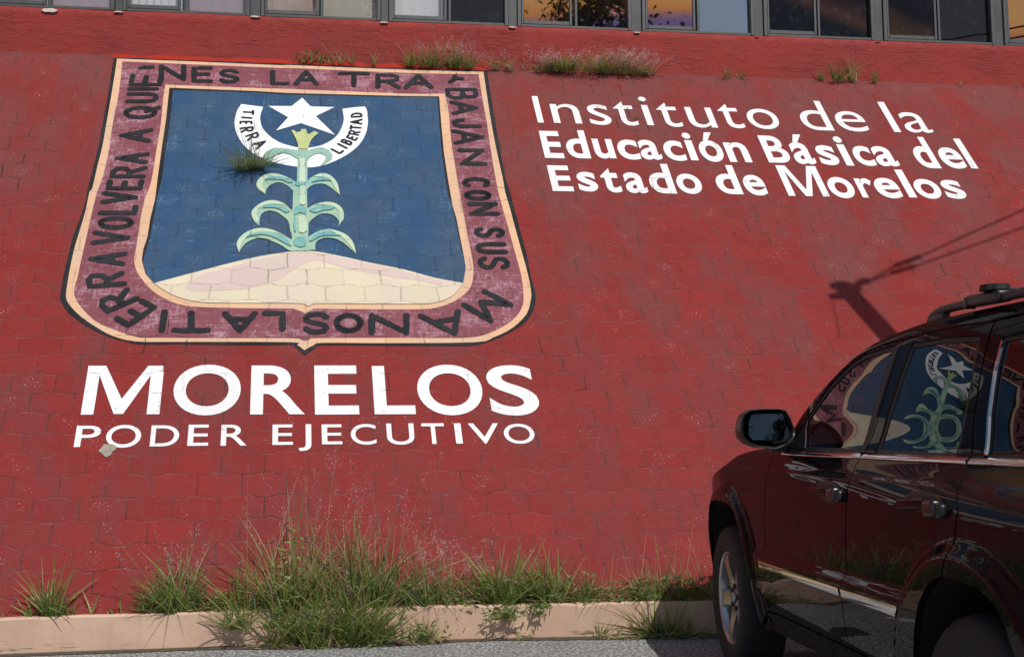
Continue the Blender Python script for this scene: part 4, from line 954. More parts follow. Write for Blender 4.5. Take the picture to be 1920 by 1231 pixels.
    cxm, czm = .958, 1.242
    V = []; Ff = []; nS = len(sec)
    prof = [(-1.060, .955), (-1.066, .985), (-1.055, 1.0), (-1.02, 1.01), (-.97, .985), (-.925, .90), (-.895, .74), (-.88, .45), (-.876, .0)]
    V_in = [(-sd * (cxm + (a - cxm) * .86), -1.046, czm + (b_ - czm) * .84) for a, b_ in sec]
    for s, k in prof: V += [(-sd * (cxm + (a - cxm) * k), s, czm + (b_ - czm) * k) for a, b_ in sec]
    for j in range(len(prof) - 1):
        for i in range(nS):
            q = (j * nS + i, j * nS + (i + 1) % nS, (j + 1) * nS + (i + 1) % nS, (j + 1) * nS + i)
            Ff.append(q if sd > 0 else q[::-1])
    n0 = len(V); V += V_in
    for i in range(nS):
        q = (n0 + i, n0 + (i + 1) % nS, (i + 1) % nS, i); Ff.append(q if sd > 0 else q[::-1])
    mh = mesh_obj('door_mirror', V, Ff, M['trim'], fd, True)
    gl = [(1.022, 1.27), (1.026, 1.212), (1.010, 1.192), (.90, 1.190), (.848, 1.204), (.855, 1.24), (.870, 1.298), (.880, 1.305), (.99, 1.306), (1.010, 1.300)]
    gl = [(cxm + (a - cxm) * .985 + .012, czm + (b_ - czm) * .99) for a, b_ in gl]
    nrm = .04
    V = []; Ff = []; ng = len(gl)                # slightly convex glass
    mp = lambda a, b_: (-sd * a, -1.050 + (a - cxm) * .10 + (b_ - czm) * .16 - .012 + .45 * ((a - cxm) ** 2 + (b_ - czm) ** 2), b_)
    for kk in (1., .8, .6, .4, .2): V += [mp(cxm + (a - cxm) * kk, czm + (b_ - czm) * kk) for a, b_ in gl]
    V.append(mp(cxm, czm))
    for r_ in range(4):
        for q_ in range(ng):
            f_ = (r_ * ng + q_, r_ * ng + (q_ + 1) % ng, (r_ + 1) * ng + (q_ + 1) % ng, (r_ + 1) * ng + q_); Ff.append(f_[::sd])
    for q_ in range(ng):
        f_ = (4 * ng + q_, 4 * ng + (q_ + 1) % ng, 5 * ng); Ff.append(f_[::sd])
    mesh_obj('mirror_glass', V, Ff, M['mirror'], mh, True)
    V, Ff = tube([(-sd * .93, -1.0, 1.172), (-sd * .85, -.99, 1.175), (-sd * .78, -1.02, 1.185)], [.036, .040, .036], 12)
    V = [Vector((p.x, p.y, 1.19 + (p.z - 1.178) * (1.25))) for p in V]
    mesh_obj('mirror_arm', V, Ff, M['trim'], fd, True)
    # roof rail with end foot
    rl = .605
    pts = [(-sd * rl, -1.945, 1.612), (-sd * rl, -1.985, 1.634), (-sd * rl, -2.05, 1.645), (-sd * rl, -2.15, 1.646), (-sd * rl, -2.5, 1.638), (-sd * rl, -2.9, 1.634), (-sd * rl, -3.3, 1.630), (-sd * rl, -3.40, 1.618), (-sd * rl, -3.45, 1.59)]
    V, Ff = tube(pts, [.012, .016, .0165, .0155, .0155, .0155, .016, .015, .012], 12)
    rr = mesh_obj('roof_rail', V, Ff, M['trim'], car, True)
    bm = bmesh.new(); box_bm(bm, (-sd * rl, -2.02, 1.622), (.03, .13, .030), .01, None, 3); bm_obj('rail_foot', bm, M['trim'], rr, True)
    bm = bmesh.new(); box_bm(bm, (-sd * rl, -3.34, 1.605), (.03, .14, .03), .01, None, 3); bm_obj('rail_foot', bm, M['trim'], rr, True)
    # clamp of the cross bar: body, satin end plate, ribbed knob
    bm = bmesh.new(); box_bm(bm, (-sd * rl, -2.385, 1.645), (.05, .22, .038), .012, Matrix.Rotation(.03, 3, 'X'), 3)
    cb = bm_obj('rack_clamp', bm, M['trim'], rr, True)
    bm = bmesh.new(); box_bm(bm, (-sd * (rl + .010), -2.279, 1.643), (.036, .022, .036), .004, Matrix.Rotation(.35, 3, 'X'), 2); bm_obj('clamp_plate', bm, M['handle'], cb, True)
    bm = bmesh.new(); bmesh.ops.create_cone(bm, cap_ends=True, segments=20, radius1=.045, radius2=.043, depth=.018)
    for i, v in enumerate(bm.verts):
        k = 1 + (.035 if (i // 2) % 2 else -.035); v.co.x *= k; v.co.y *= k
    bmesh.ops.translate(bm, vec=(-sd * rl, -2.43, 1.674), verts=bm.verts); bm_obj('clamp_knob', bm, M['rubber'], cb)
bm = bmesh.new(); box_bm(bm, (0, -2.40, 1.668), (1.16, .06, .018), .006); bm_obj('cross_bar', bm, M['trim'], car)
# badge letters on the front moulding strip
c = D.curves.new('t', 'FONT'); c.body = 'GRAND CHEROKEE'; c.size = .036; c.space_character = 1.1; c.extrude = .0006
to = D.objects.new('t', c); SC.collection.objects.link(to); bpy.context.view_layer.update()
me = D.meshes.new_from_object(to.evaluated_get(bpy.context.evaluated_depsgraph_get())); D.objects.remove(to)
wmax = max(v.co.x for v in me.vertices)
for v in me.vertices:
    s = -.735 - v.co.x / wmax * .33; z = .605 + v.co.y + (-.72 - s) * .027; v.co = Vector((-(lat(s, z) + .0082), s, z))
me.materials.clear(); me.materials.append(M['alloy_d'])
bl = link(D.objects.new('badge_lettering', me)); bl.parent = [o for o in car.children if o.name.startswith('front_door')][0]

# top surfaces: hood, windscreen, roof, tailgate
def loft(name, edge, mat, crown, nu=24, parent=car, fwd=None, smooth=True):
    """edge: [(s, l, z)] on the left; crosses to the mirrored right edge with a crown"""
    V = []; Ff = []
    for k, (s, l, z) in enumerate(edge):
        for i in range(nu + 1):
            q = -1 + 2 * i / nu; b_ = (1 - abs(q) ** 2.6)
            V.append((q * l, s + (fwd * b_ if fwd else 0), z + crown * b_))
    for k in range(len(edge) - 1):
        for i in range(nu):
            a = k * (nu + 1) + i; Ff.append((a, a + 1, a + nu + 2, a + nu + 1))
    return mesh_obj(name, V, Ff, mat, parent, smooth)
htop = fender[-8:]
loft('hood', [(.66, .60, .86), (.63, .70, .90)] + [(s, lat(s, z) - .006, z - .003) for s, z in htop] + [(-.83, .85, 1.152)], M['car'], .03, fwd=.10)
loft('windscreen', [(-.90, .83, 1.155)] + [(a - .004, lat(a, z) - .014, z - .010) for a, z in cant[1:10]], M['cglass'], .015, fwd=.14)
loft('roof', [(-1.615, .67, 1.554)] + [(a, lat(a, z) - .002, z + .0005) for a, z in cant[9:16]], M['car'], .032, fwd=.03)
tg = loft('tailgate', [(-3.75, .80, .62), (-3.765, .80, .90), (-3.70, .765, 1.13), (-3.64, .70, 1.20), (-3.47, .60, 1.50), (-3.44, .55, 1.59)], M['car'], 0., fwd=-.10)
loft('rear_window', [(-3.645, .62, 1.20), (-3.495, .53, 1.47)], M['pglass'], 0., fwd=-.112, parent=tg)
def wrap(name, half, z0, z1, mat, bulge=.02, n=28, front=True):
    """a bumper-like band wrapped round the nose or tail; half: plan points (l, s) from centre outwards"""
    pl = [(-l, s) for l, s in half[::-1]] + [p for p in half[1:]]
    V = []; Ff = []; zs = np.linspace(z0, z1, 7); nP = len(pl)
    for i, z in enumerate(zs):
        e = bulge * (1 - (2 * i / 6 - 1) ** 4) * (1 if front else -1)
        V += [(l * (1 + abs(e) * .3), s + e, z) for l, s in pl]
    for i in range(6):
        for j in range(nP - 1): Ff.append((i * nP + j, i * nP + j + 1, (i + 1) * nP + j + 1, (i + 1) * nP + j))
    return mesh_obj(name, V, Ff, mat, car, True)
nose = [(0, .93), (.25, .92), (.45, .885), (.6, .83), (.70, .765), (.77, .68), (.80, .61)]
wrap('front_bumper', nose, .30, .62, M['car'], .035); wrap('grille', [(l * .97, s - .03) for l, s in nose[:4]], .62, .86, M['chrome'], .0)
for sd in (1, -1):
    V = []; Ff = []
    for i, (l, s) in enumerate([(.585, .80), (.66, .765), (.72, .72), (.755, .665)]): V += [(-sd * l, s, .63), (-sd * l * .985, s - .05, .86)]
    for i in range(3): Ff.append((2 * i, 2 * i + 2, 2 * i + 3, 2 * i + 1))
    mesh_obj('headlight', V, Ff, M['lamp'], car)
    V = [(-sd * .80, -3.735, .80), (-sd * .80, -3.745, 1.12), (-sd * .66, -3.80, 1.12), (-sd * .66, -3.81, .80)]
    mesh_obj('tail_light', V, [(0, 1, 2, 3)], simple('red_tail_lamp_lens', (.30, .01, .01), .12), car)
wrap('rear_bumper', [(0, -3.90), (.4, -3.88), (.65, -3.83), (.76, -3.76), (.80, -3.66)], .36, .64, M['car'], .03, front=False)
# floor pan and cabin
box('floor_pan', (0, -1.45, .40), (1.16, 4.1, .22), M['well'], car, .03)
box('engine_bay', (0, .05, .70), (1.0, 1.1, .42), M['well'], car, .03)
bm = bmesh.new(); box_bm(bm, (0, -.95, 1.02), (1.5, .42, .20), .06); bm_obj('dashboard', bm, M['cabin'], car)
bm = bmesh.new(); box_bm(bm, (0, -2.3, .60), (1.6, 2.7, .06), .01); bm_obj('cabin_floor', bm, M['cabin'], car)
for sx in (-.40, .40):
    for sy in (-1.72, -2.55):
        bm = bmesh.new(); box_bm(bm, (sx, sy + .22, .82), (.50, .52, .16), .05, None, 3); st = bm_obj('seat', bm, M['seat'], car, True)
        bm = bmesh.new(); box_bm(bm, (0, 0, 0), (.50, .13, .60), .05, None, 3); bmesh.ops.rotate(bm, cent=(0, 0, 0), matrix=Matrix.Rotation(rad(14), 3, 'X'), verts=bm.verts); bmesh.ops.translate(bm, vec=(sx, sy - .10, 1.09), verts=bm.verts); bm_obj('backrest', bm, M['seat'], st, True)
        bm = bmesh.new(); box_bm(bm, (sx, sy - .19, 1.44), (.27, .09, .17), .04, None, 3); bm_obj('headrest', bm, M['seat'], st, True)
# wheels
def wheel(sd, sy):
    w = empty('wheel'); w.parent = car; w.location = (0, 0, 0)
    R, xo = .368, .902
    prof = [(.235, xo - .012), (.250, xo - .004), (.285, xo + .004), (.320, xo + .002), (.345, xo - .008), (.360, xo - .022), (R, xo - .045), (R, xo - .19), (.355, xo - .215), (.30, xo - .235), (.235, xo - .225)]
    n = 72; V = []; Ff = []
    for i in range(n):
        a = 2 * math.pi * i / n
        for j, (r, x) in enumerate(prof):
            rr_ = r - (.006 if (5 <= j <= 7 and i % 3 == 0) else 0)
            V.append((-sd * x, sy + rr_ * math.cos(a), .368 + rr_ * math.sin(a)))
    m = len(prof)
    for i in range(n):
        for j in range(m - 1):
            q = (i * m + j, ((i + 1) % n) * m + j, ((i + 1) % n) * m + j + 1, i * m + j + 1); Ff.append(q if sd < 0 else q[::-1])
    ty = mesh_obj('tyre', V, Ff, M['tyre'], w, True)
    # rim barrel with lip, then five spokes
    prof = [(.228, xo - .020), (.236, xo - .012), (.240, xo - .014), (.240, xo - .03)]
    prof = [(.150, xo - .17), (.205, xo - .16), (.214, xo - .06), (.220, xo - .024), (.229, xo - .014), (.238, xo - .012), (.241, xo - .018)]
    V = []; Ff = []; m = len(prof)
    for i in range(n):
        a = 2 * math.pi * i / n
        for r, x in prof: V.append((-sd * x, sy + r * math.cos(a), .368 + r * math.sin(a)))
    for i in range(n):
        for j in range(m - 1):
            q = (i * m + j, ((i + 1) % n) * m + j, ((i + 1) % n) * m + j + 1, i * m + j + 1); Ff.append(q if sd < 0 else q[::-1])
    rim = mesh_obj('rim', V, Ff, M['alloy'], w, True)
    bm = bmesh.new(); bmesh.ops.create_cone(bm, cap_ends=True, segments=40, radius1=.15, radius2=.15, depth=.03)
    bmesh.ops.rotate(bm, cent=(0, 0, 0), matrix=Matrix.Rotation(rad(90), 3, 'Y'), verts=bm.verts); bmesh.ops.translate(bm, vec=(-sd * (xo - .155), sy, .368), verts=bm.verts)
    bm_obj('brake_disc', bm, M['alloy_d'], w)
    bm = bmesh.new()
    for k in range(5):
        a0 = rad(-8 - 72 * k)
        pr = [(.050, .050, xo - .048), (.085, .042, xo - .040), (.13, .034, xo - .032), (.18, .036, xo - .026), (.222, .052, xo - .024)]
        fr = []; bk = []
        for r, hw, x in pr:
            for sg in (-1, 1):
                pt = (r * math.cos(a0) - sg * hw * math.sin(a0), r * math.sin(a0) + sg * hw * math.cos(a0))
                fr.append(bm.verts.new((-sd * x, sy + pt[0], .368 + pt[1]))); bk.append(bm.verts.new((-sd * (x - .035), sy + pt[0] * .98, .368 + pt[1] * .98)))
        for j in range(len(pr) - 1):
            i = 2 * j
            bm.faces.new((fr[i], fr[i + 1], fr[i + 3], fr[i + 2])); bm.faces.new((fr[i], fr[i + 2], bk[i + 2], bk[i])); bm.faces.new((fr[i + 1], bk[i + 1], bk[i + 3], fr[i + 3]))
    vs = [bm.verts.new((-sd * (xo - .044), sy + .088 * math.cos(a), .368 + .088 * math.sin(a))) for a in np.linspace(0, 2 * math.pi, 40, endpoint=False)]
    v2 = [bm.verts.new((-sd * (xo - .085), sy + .088 * math.cos(a), .368 + .088 * math.sin(a))) for a in np.linspace(0, 2 * math.pi, 40, endpoint=False)]
    bm.faces.new(vs)
    for i in range(40): bm.faces.new((vs[i], vs[(i + 1) % 40], v2[(i + 1) % 40], v2[i]))
    bmesh.ops.recalc_face_normals(bm, faces=bm.faces)
    sp = bm_obj('spokes', bm, M['alloy'], w)
    for k in range(5):                          # lug nuts sit in dark pockets
        a0 = rad(28 - 72 * k)
        bm = bmesh.new(); bmesh.ops.create_cone(bm, cap_ends=True, segments=14, radius1=.016, radius2=.013, depth=.012)
        bmesh.ops.rotate(bm, cent=(0, 0, 0), matrix=Matrix.Rotation(rad(90), 3, 'Y'), verts=bm.verts)
        bmesh.ops.translate(bm, vec=(-sd * (xo - .040), sy + .058 * math.cos(a0), .368 + .058 * math.sin(a0)), verts=bm.verts); bm_obj('lug_nut', bm, M['alloy_d'], w)
    bm = bmesh.new(); bmesh.ops.create_cone(bm, cap_ends=True, segments=24, radius1=.032, radius2=.026, depth=.016)
    bmesh.ops.rotate(bm, cent=(0, 0, 0), matrix=Matrix.Rotation(rad(-90 * sd), 3, 'Y'), verts=bm.verts); bmesh.ops.translate(bm, vec=(-sd * (xo - .038), sy, .368), verts=bm.verts); bm_obj('centre_cap', bm, M['alloy'], w, True)
for sd in (1, -1):
    for sy in (0, -2.80): wheel(sd, sy)
# ------------------------------------------------------------------ grasses and weeds
def leaf_mat(name, c1, c2, trans=.42):
    m, t, b = new_mat(name); o = t.obj()
    info = t.node('ShaderNodeNewGeometry')
    cc = t.mix(info.outputs['Random Per Island'], c1, c2)
    cc = t.mix(t.noise(o, 9., 3), cc, tuple(c * .7 for c in c1))
    t.put(b.inputs['Base Color'], cc); b.inputs['Roughness'].default_value = .5; b.inputs['Specular IOR Level'].default_value = .35
    tl_ = t.node('ShaderNodeBsdfTranslucent'); t.put(tl_.inputs[0], cc); mx = t.node('ShaderNodeMixShader'); mx.inputs[0].default_value = trans
    out = t.n['Material Output']; t.l.new(b.outputs[0], mx.inputs[1]); t.l.new(tl_.outputs[0], mx.inputs[2]); t.l.new(mx.outputs[0], out.inputs[0])
    return m
GM = [leaf_mat('green_grass_blade', (.23, .33, .065), (.36, .46, .15)), leaf_mat('yellow_green_grass_blade', (.37, .37, .11), (.50, .48, .20)), leaf_mat('dry_straw_blade', (.46, .36, .21), (.62, .52, .36)), leaf_mat('blue_green_grass_blade', (.10, .21, .085), (.19, .31, .15))]
GS = leaf_mat('pink_seed_fluff', (.62, .42, .40), (.82, .68, .66), .3)
GS2 = leaf_mat('tawny_seed_fluff', (.50, .36, .27), (.70, .54, .46), .3)
def blade(A, rng, p, d, L, wd, droop, mi, seg=5, up=Vector((0, 0, 1))):
    """a tapering blade: start p, direction d, length L, bending over by droop"""
    d = d.normalized(); side = d.cross(up)
    if side.length < .05: side = Vector((1, 0, 0))
    side.normalize(); side = (Matrix.Rotation(rng.uniform(-1.2, 1.2), 3, d) @ side)
    pts = []; q = p.copy(); dd = d.copy()
    for i in range(seg + 1):
        pts.append(q.copy()); q = q + dd * (L / seg)
        dd = (dd + Vector((0, 0, -1)) * droop / seg + Vector((rng.uniform(-.05, .05), rng.uniform(-.05, .05), 0))).normalized()
    V = []
    if rng.random() < .16:                    # a blade snapped over
        j = rng.randint(2, seg - 1); dn = Vector((rng.gauss(0, 1), rng.gauss(0, .6) - .2, rng.uniform(-.9, .1))).normalized()
        for i in range(j + 1, seg + 1): pts[i] = pts[i - 1] + dn * (L / seg)
    for i, q in enumerate(pts):
        k = wd * .5 * min(1., (1 - i / seg) ** .75 * 1.05 + .02) * (.75 if i == 0 else 1)
        V += [q - side * k, q + side * k]
    A.add(V, [(2 * i, 2 * i + 1, 2 * i + 3, 2 * i + 2) for i in range(seg)], mi)
    return pts
def fluff(A, rng, pts, n, spread, size, mi=0):
    """seed head scattered round the end of a stalk"""
    for _ in range(n):
        k = rng.random() ** .8; i = min(len(pts) - 2, int(k * (len(pts) - 1))); f = k * (len(pts) - 1) - i
        c = pts[i].lerp(pts[i + 1], f); r = spread * (1 - .6 * k)
        c = c + Vector((rng.gauss(0, r), rng.gauss(0, r), rng.gauss(0, r)))
        a = Vector((rng.gauss(0, 1), rng.gauss(0, 1), rng.gauss(0, 1))).normalized(); b_ = a.cross(Vector((rng.gauss(0, 1), rng.gauss(0, 1), rng.gauss(0, 1)))).normalized()
        s = size * rng.uniform(.6, 1.5)
        A.add([c - a * s, c + b_ * s * .45, c + a * s, c - b_ * s * .45], [(0, 1, 2, 3)], mi)
def tuft(name, label, cat, base, n, L, wd, lean=.7, droop=.6, mix=(.62, .25, .08, .05), up=(0, 0, 1), bias=(0, 0, 0), seeds=0, seedL=None, fl=26, fsz=.0032, fspread=.014, seed_mat=None, jit=.03, rs=0, group=None, leaves=0, fstalk=.55):
    """base: list of world points the blades rise from"""
    rng = random.Random(rs); A = Acc(); B = Acc()
    bp = [Vector(p) for p in base]; up = Vector(up).normalized(); bias = Vector(bias)
    c0 = sum(bp, Vector()) / len(bp)
    cl = []
    for _ in range(max(3, n // 19)):
        k = rng.random() * (len(bp) - 1) if len(bp) > 1 else 0; j = min(int(k), max(0, len(bp) - 2))
        p = bp[j].lerp(bp[j + 1], k - j) if len(bp) > 1 else bp[0].copy()
        cl.append((k, p + Vector((rng.gauss(0, jit), rng.gauss(0, jit * .5), 0)), rng.uniform(.65, 1.15), Vector((rng.gauss(0, .22), rng.gauss(0, .12), 0)), [max(.01, m * rng.uniform(.4, 1.6)) for m in mix]))
    for i in range(n):
        k, cp0, cs, cd, cm = cl[rng.randrange(len(cl))]
        p = cp0 + Vector((rng.gauss(0, jit * .45), rng.gauss(0, jit * .3), 0)) + up * -.01
        a = rng.uniform(0, 2 * math.pi); r = lean * rng.random() ** .6
        d = up + Vector((math.cos(a) * r, math.sin(a) * r * .8, 0)) + bias * rng.uniform(.5, 1.2) + cd
        if d.y > .5: d.y *= .45
        mi = rng.choices(range(4), cm)[0]
        ln = L * cs * rng.uniform(.30, 1.0) * (1.0 if rng.random() > .08 else 1.3)
        if len(bp) > 2: ln *= 1 - .5 * (2 * k / (len(bp) - 1) - 1) ** 2
        blade(A, rng, p, d, ln, wd * rng.uniform(.6, 1.25), droop * rng.uniform(.2, 1.3), mi)
    for i in range(leaves):
        p = bp[rng.randrange(len(bp))] + Vector((rng.gauss(0, jit * 2), rng.gauss(0, jit), rng.uniform(.02, L * .4)))
        d = Vector((rng.gauss(0, 1), rng.gauss(0, .7) - .3, rng.uniform(0, .8)))
        blade(A, rng, p, d, rng.uniform(.025, .06), rng.uniform(.012, .022), .6, rng.choices([0, 1, 3], (5, 2, 3))[0], 3)
    for i in range(seeds):
        k = rng.random() * (len(bp) - 1) if len(bp) > 1 else 0; j = min(int(k), max(0, len(bp) - 2))
        p = bp[j].lerp(bp[j + 1], k - j) if len(bp) > 1 else bp[0].copy()
        p = p + Vector((rng.gauss(0, jit), rng.gauss(0, jit * .4), 0))
        a = rng.uniform(0, 2 * math.pi); r = lean * .9 * rng.random() ** .8
        d = up + Vector((math.cos(a) * r, math.sin(a) * r * .8, 0)) + bias * .8
        if d.y > .4: d.y *= .4
        pts = blade(A, rng, p, d, (seedL or L * 1.15) * rng.uniform(.6, 1.1), .0042, droop * .35, 2, 7)
        k0 = int(len(pts) * fstalk)
        fluff(B, rng, pts[k0:], int(fl * rng.uniform(.5, 1.4)), fspread, fsz, 0)
    o = A.obj(name, GM)
    # the tuft's origin at its foot
    off = c0
    o.data.transform(Matrix.Translation(-off)); o.location = off
    if B.v:
        s_ = B.obj('seed_heads', [seed_mat or GS], o); s_.data.transform(Matrix.Translation(-off))
    tag(o, label, cat, group)
    return o
def line_pts(x0, x1, y=None, n=6, z=.205, dy=.03):
    """points along the foot of the bank between two measured photo columns"""
    out = []
    for i in range(n):
        x = x0 + (x1 - x0) * i / (n - 1); q = on_y(x, 1150, 6.70); out.append((q[0], max(6.66, kerb_y(q[0]) + dy), z))
    return out
def foot_pts(x0, x1, n=4, dy=-.03):
    out = []
    for i in range(n):
        x = x0 + (x1 - x0) * i / max(1, n - 1); q = on_y(x, 1200, 6.62); out.append((q[0], kerb_y(q[0]) + dy, .0))
    return out
GW = 'grass tufts along the kerb'; GP = 'weeds along the foot of the parapet'
tuft('grass_tuft', 'sparse green grass tuft on the kerb cut by the left edge of the photo', 'grass', line_pts(-30, 22), 34, .40, .011, .8, .5, rs=1, group=GW)
tuft('grass_tuft', 'compact round green grass tuft on the kerb near its left end', 'grass', line_pts(45, 125), 150, .38, .010, .85, .55, rs=2, group=GW, seeds=3, fl=8)
tuft('grass_tuft', 'two or three lone broad blades on the kerb right of the compact round tuft', 'grass', line_pts(170, 232, n=3), 11, .20, .014, .6, .3, rs=3, group=GW)
tuft('grass_tuft', 'green tuft with long blades arching left just left of the biggest clump', 'grass', line_pts(285, 420), 260, .50, .011, .85, .65, bias=(-.3, -.1, 0), rs=4, group=GW, seeds=18, seedL=.62, fl=34, fsz=.004)
tuft('grass_tuft', 'biggest tall green grass clump with pale seed heads spilling over the kerb', 'grass', line_pts(455, 790, n=8), 680, .76, .0105, .85, .75, mix=(.46, .22, .12, .20), rs=5, group=GW, seeds=40, seedL=.92, fl=38, fsz=.0042, fspread=.018, jit=.05, leaves=60)
tuft('grass_tuft', 'dense green grass growing from the asphalt in front of the kerb below the biggest clump', 'grass', foot_pts(530, 735, 6), 860, .66, .0105, .95, .8, mix=(.50, .24, .09, .17), bias=(0, -.18, 0), rs=6, group=GW, seeds=16, seedL=.75, jit=.055, leaves=40)
tuft('grass_tuft', 'bright green fan of blades standing in the front of the gutter below the biggest clump', 'grass', foot_pts(578, 600, 2, -.12), 70, .36, .011, .75, .45, rs=7, group=GW, jit=.02)
tuft('grass_tuft', 'low tangled grass hanging over the kerb left of the biggest clump', 'grass', [(p[0], p[1] - .07, .12) for p in line_pts(400, 520, n=4)], 130, .34, .009, 1.1, .9, bias=(-.25, -.3, -.2), rs=8, group=GW, jit=.04)
tuft('grass_tuft', 'pinkish seeding grass tuft on the kerb just right of the biggest clump', 'grass', line_pts(790, 880), 120, .40, .009, .8, .6, rs=9, group=GW, seeds=44, seedL=.46, fl=44, fsz=.0042, leaves=50)
tuft('grass_tuft', 'mid height bushy green tuft on the kerb with blades pointing up right', 'grass', line_pts(890, 1000), 270, .46, .012, .8, .55, rs=10, group=GW, seeds=6, leaves=70)
tuft('grass_tuft', 'green tuft on the kerb with one dark upright blade, left of the bare thin stems', 'grass', line_pts(1000, 1095), 230, .46, .012, .8, .55, rs=11, group=GW, leaves=70)
tuft('grass_tuft', 'thin dry straw coloured stems on the kerb with almost no leaves', 'grass', line_pts(1075, 1200), 52, .50, .005, 1.0, .55, mix=(.1, .25, .6, .05), rs=12, group=GW, seeds=8, fl=8, fsz=.002)
tuft('grass_tuft', 'leafy weeds and straw stems on the kerb left of the car shadow', 'grass', line_pts(1185, 1275), 110, .34, .010, .9, .6, mix=(.55, .3, .1, .05), rs=13, group=GW, seeds=16, seedL=.55, fl=7, fsz=.002, leaves=110)
tuft('grass_tuft', 'weeds on the kerb in the car shadow beside the front wheel', 'grass', line_pts(1270, 1370), 120, .34, .010, .9, .6, mix=(.55, .2, .15, .1), rs=14, group=GW, seeds=16, seedL=.52, fl=7, fsz=.002, leaves=80)
tuft('grass_tuft', 'sprawling grass in the gutter with long flat blades fanning left, near the front wheel', 'grass', foot_pts(1205, 1265, 3), 150, .50, .013, .9, .7, bias=(-.35, .0, -.25), rs=15, group=GW, jit=.03)
tuft('grass_tuft', 'flat straggling blades in the gutter beside the front tyre', 'grass', foot_pts(1275, 1325, 3), 26, .40, .011, 1.2, .8, bias=(.5, -.1, -.5), rs=16, group=GW)
tuft('grass_tuft', 'tiny green sprig in the gutter between the fanning grass and the dry sprig', 'grass', foot_pts(1112, 1122, 2), 14, .20, .011, .6, .3, rs=17, group=GW, jit=.012)
tuft('grass_tuft', 'tiny dry sprig at the foot of the kerb below the bushy tufts', 'grass', foot_pts(970, 1000, 2), 26, .10, .006, .8, .3, mix=(.3, .3, .4, 0), rs=18, group=GW, jit=.02)
tuft('grass_tuft', 'small bushy sprig at the foot of the kerb just right of the biggest clump', 'grass', foot_pts(790, 815, 2), 60, .28, .008, .8, .5, mix=(.5, .3, .15, .05), rs=19, group=GW, jit=.03, leaves=40, seeds=4, fl=14)
tuft('weed_plant', 'leafy weed hanging down the face of the kerb below the bushy green tufts', 'weed', [(p[0], p[1] - .07, .14) for p in line_pts(915, 965, n=3)] , 60, .16, .010, 1.2, .9, bias=(.1, -.3, -.7), rs=20, jit=.03, leaves=70)
tuft('weed_plant', 'single leafy weed leaning over the kerb edge below the upright dark blade', 'weed', [(p[0], p[1] - .07, .16) for p in line_pts(1000, 1012, n=2)], 18, .11, .012, 1.2, .9, bias=(.1, -.3, -.5), rs=21, jit=.015, leaves=26)
# a mat of low weeds that nobody could count
rng = random.Random(77); A = Acc()
for i in range(3000):
    px_ = rng.choices([rng.uniform(255, 430), rng.uniform(430, 880), rng.uniform(880, 1110), rng.uniform(1110, 1200), rng.uniform(1185, 1390)], (2.4, 4, 4.5, 1.2, 3.4))[0]
    q = on_y(px_, 1150, 6.7); p = Vector((q[0], kerb_y(q[0]) + abs(rng.gauss(0, .035)) + .012, .205 + rng.random() ** 2 * .10))
    if rng.random() < .5: blade(A, rng, p, Vector((rng.gauss(0, 1), rng.gauss(-.25, .5), rng.uniform(0, 1.2))), rng.uniform(.02, .05), rng.uniform(.007, .016), .5, rng.choices([0, 1, 3], (6, 3, 2))[0], 3)
    else: blade(A, rng, p, Vector((rng.gauss(0, 1), rng.gauss(-.3, .5), rng.uniform(.1, 1.4))), rng.uniform(.05, .16), .006, .9, rng.choices(range(4), (5, 2, 3, 1))[0], 4)
for i in range(620):                          # dead stalks and litter in the gutter
    px_ = rng.choice((rng.uniform(470, 830), rng.uniform(470, 830), rng.uniform(1120, 1340))); q = on_y(px_, 1200, 6.62)
    blade(A, rng, Vector((q[0], kerb_y(q[0]) - abs(rng.gauss(0, .045)) - .005, .012)), Vector((rng.gauss(0, 1), rng.gauss(-.2, .5), rng.uniform(.0, .5))), rng.uniform(.04, .16), rng.uniform(.004, .009), .9, rng.choices((2, 1, 0), (7, 2, 1))[0], 3)
tag(A.obj('low_weeds', GM), kind='stuff')
# a leafy stem with paired leaflets
A = Acc(); q = on_y(545, 1150, 6.62); st0 = Vector((q[0], q[1], .12)); rng = random.Random(9)
for k_, (dx, dy, hh) in enumerate(((0, 0, .62), (.07, -.03, .50), (-.06, -.02, .44))):
    pts = [st0 + Vector((dx * t, dy * t + .02 * t * t, hh * t)) for t in np.linspace(0, 1, 10)]
    V, Ff = tube(pts, .0028, 5); A.add(V, Ff, 1)
    for t_ in range(3, 10):
        for sd_ in (-1, 1):
            blade(A, rng, pts[t_], Vector((sd_, -.35, .25)) + Vector((rng.gauss(0, .2), rng.gauss(0, .2), rng.gauss(0, .2))), rng.uniform(.035, .055), .019, .4, 0, 4)
ws = A.obj('weed_plant', GM); ws.data.transform(Matrix.Translation(-st0)); ws.location = st0
tag(ws, 'leafy weed with paired oval leaflets rising out of the left half of the biggest clump', 'weed')
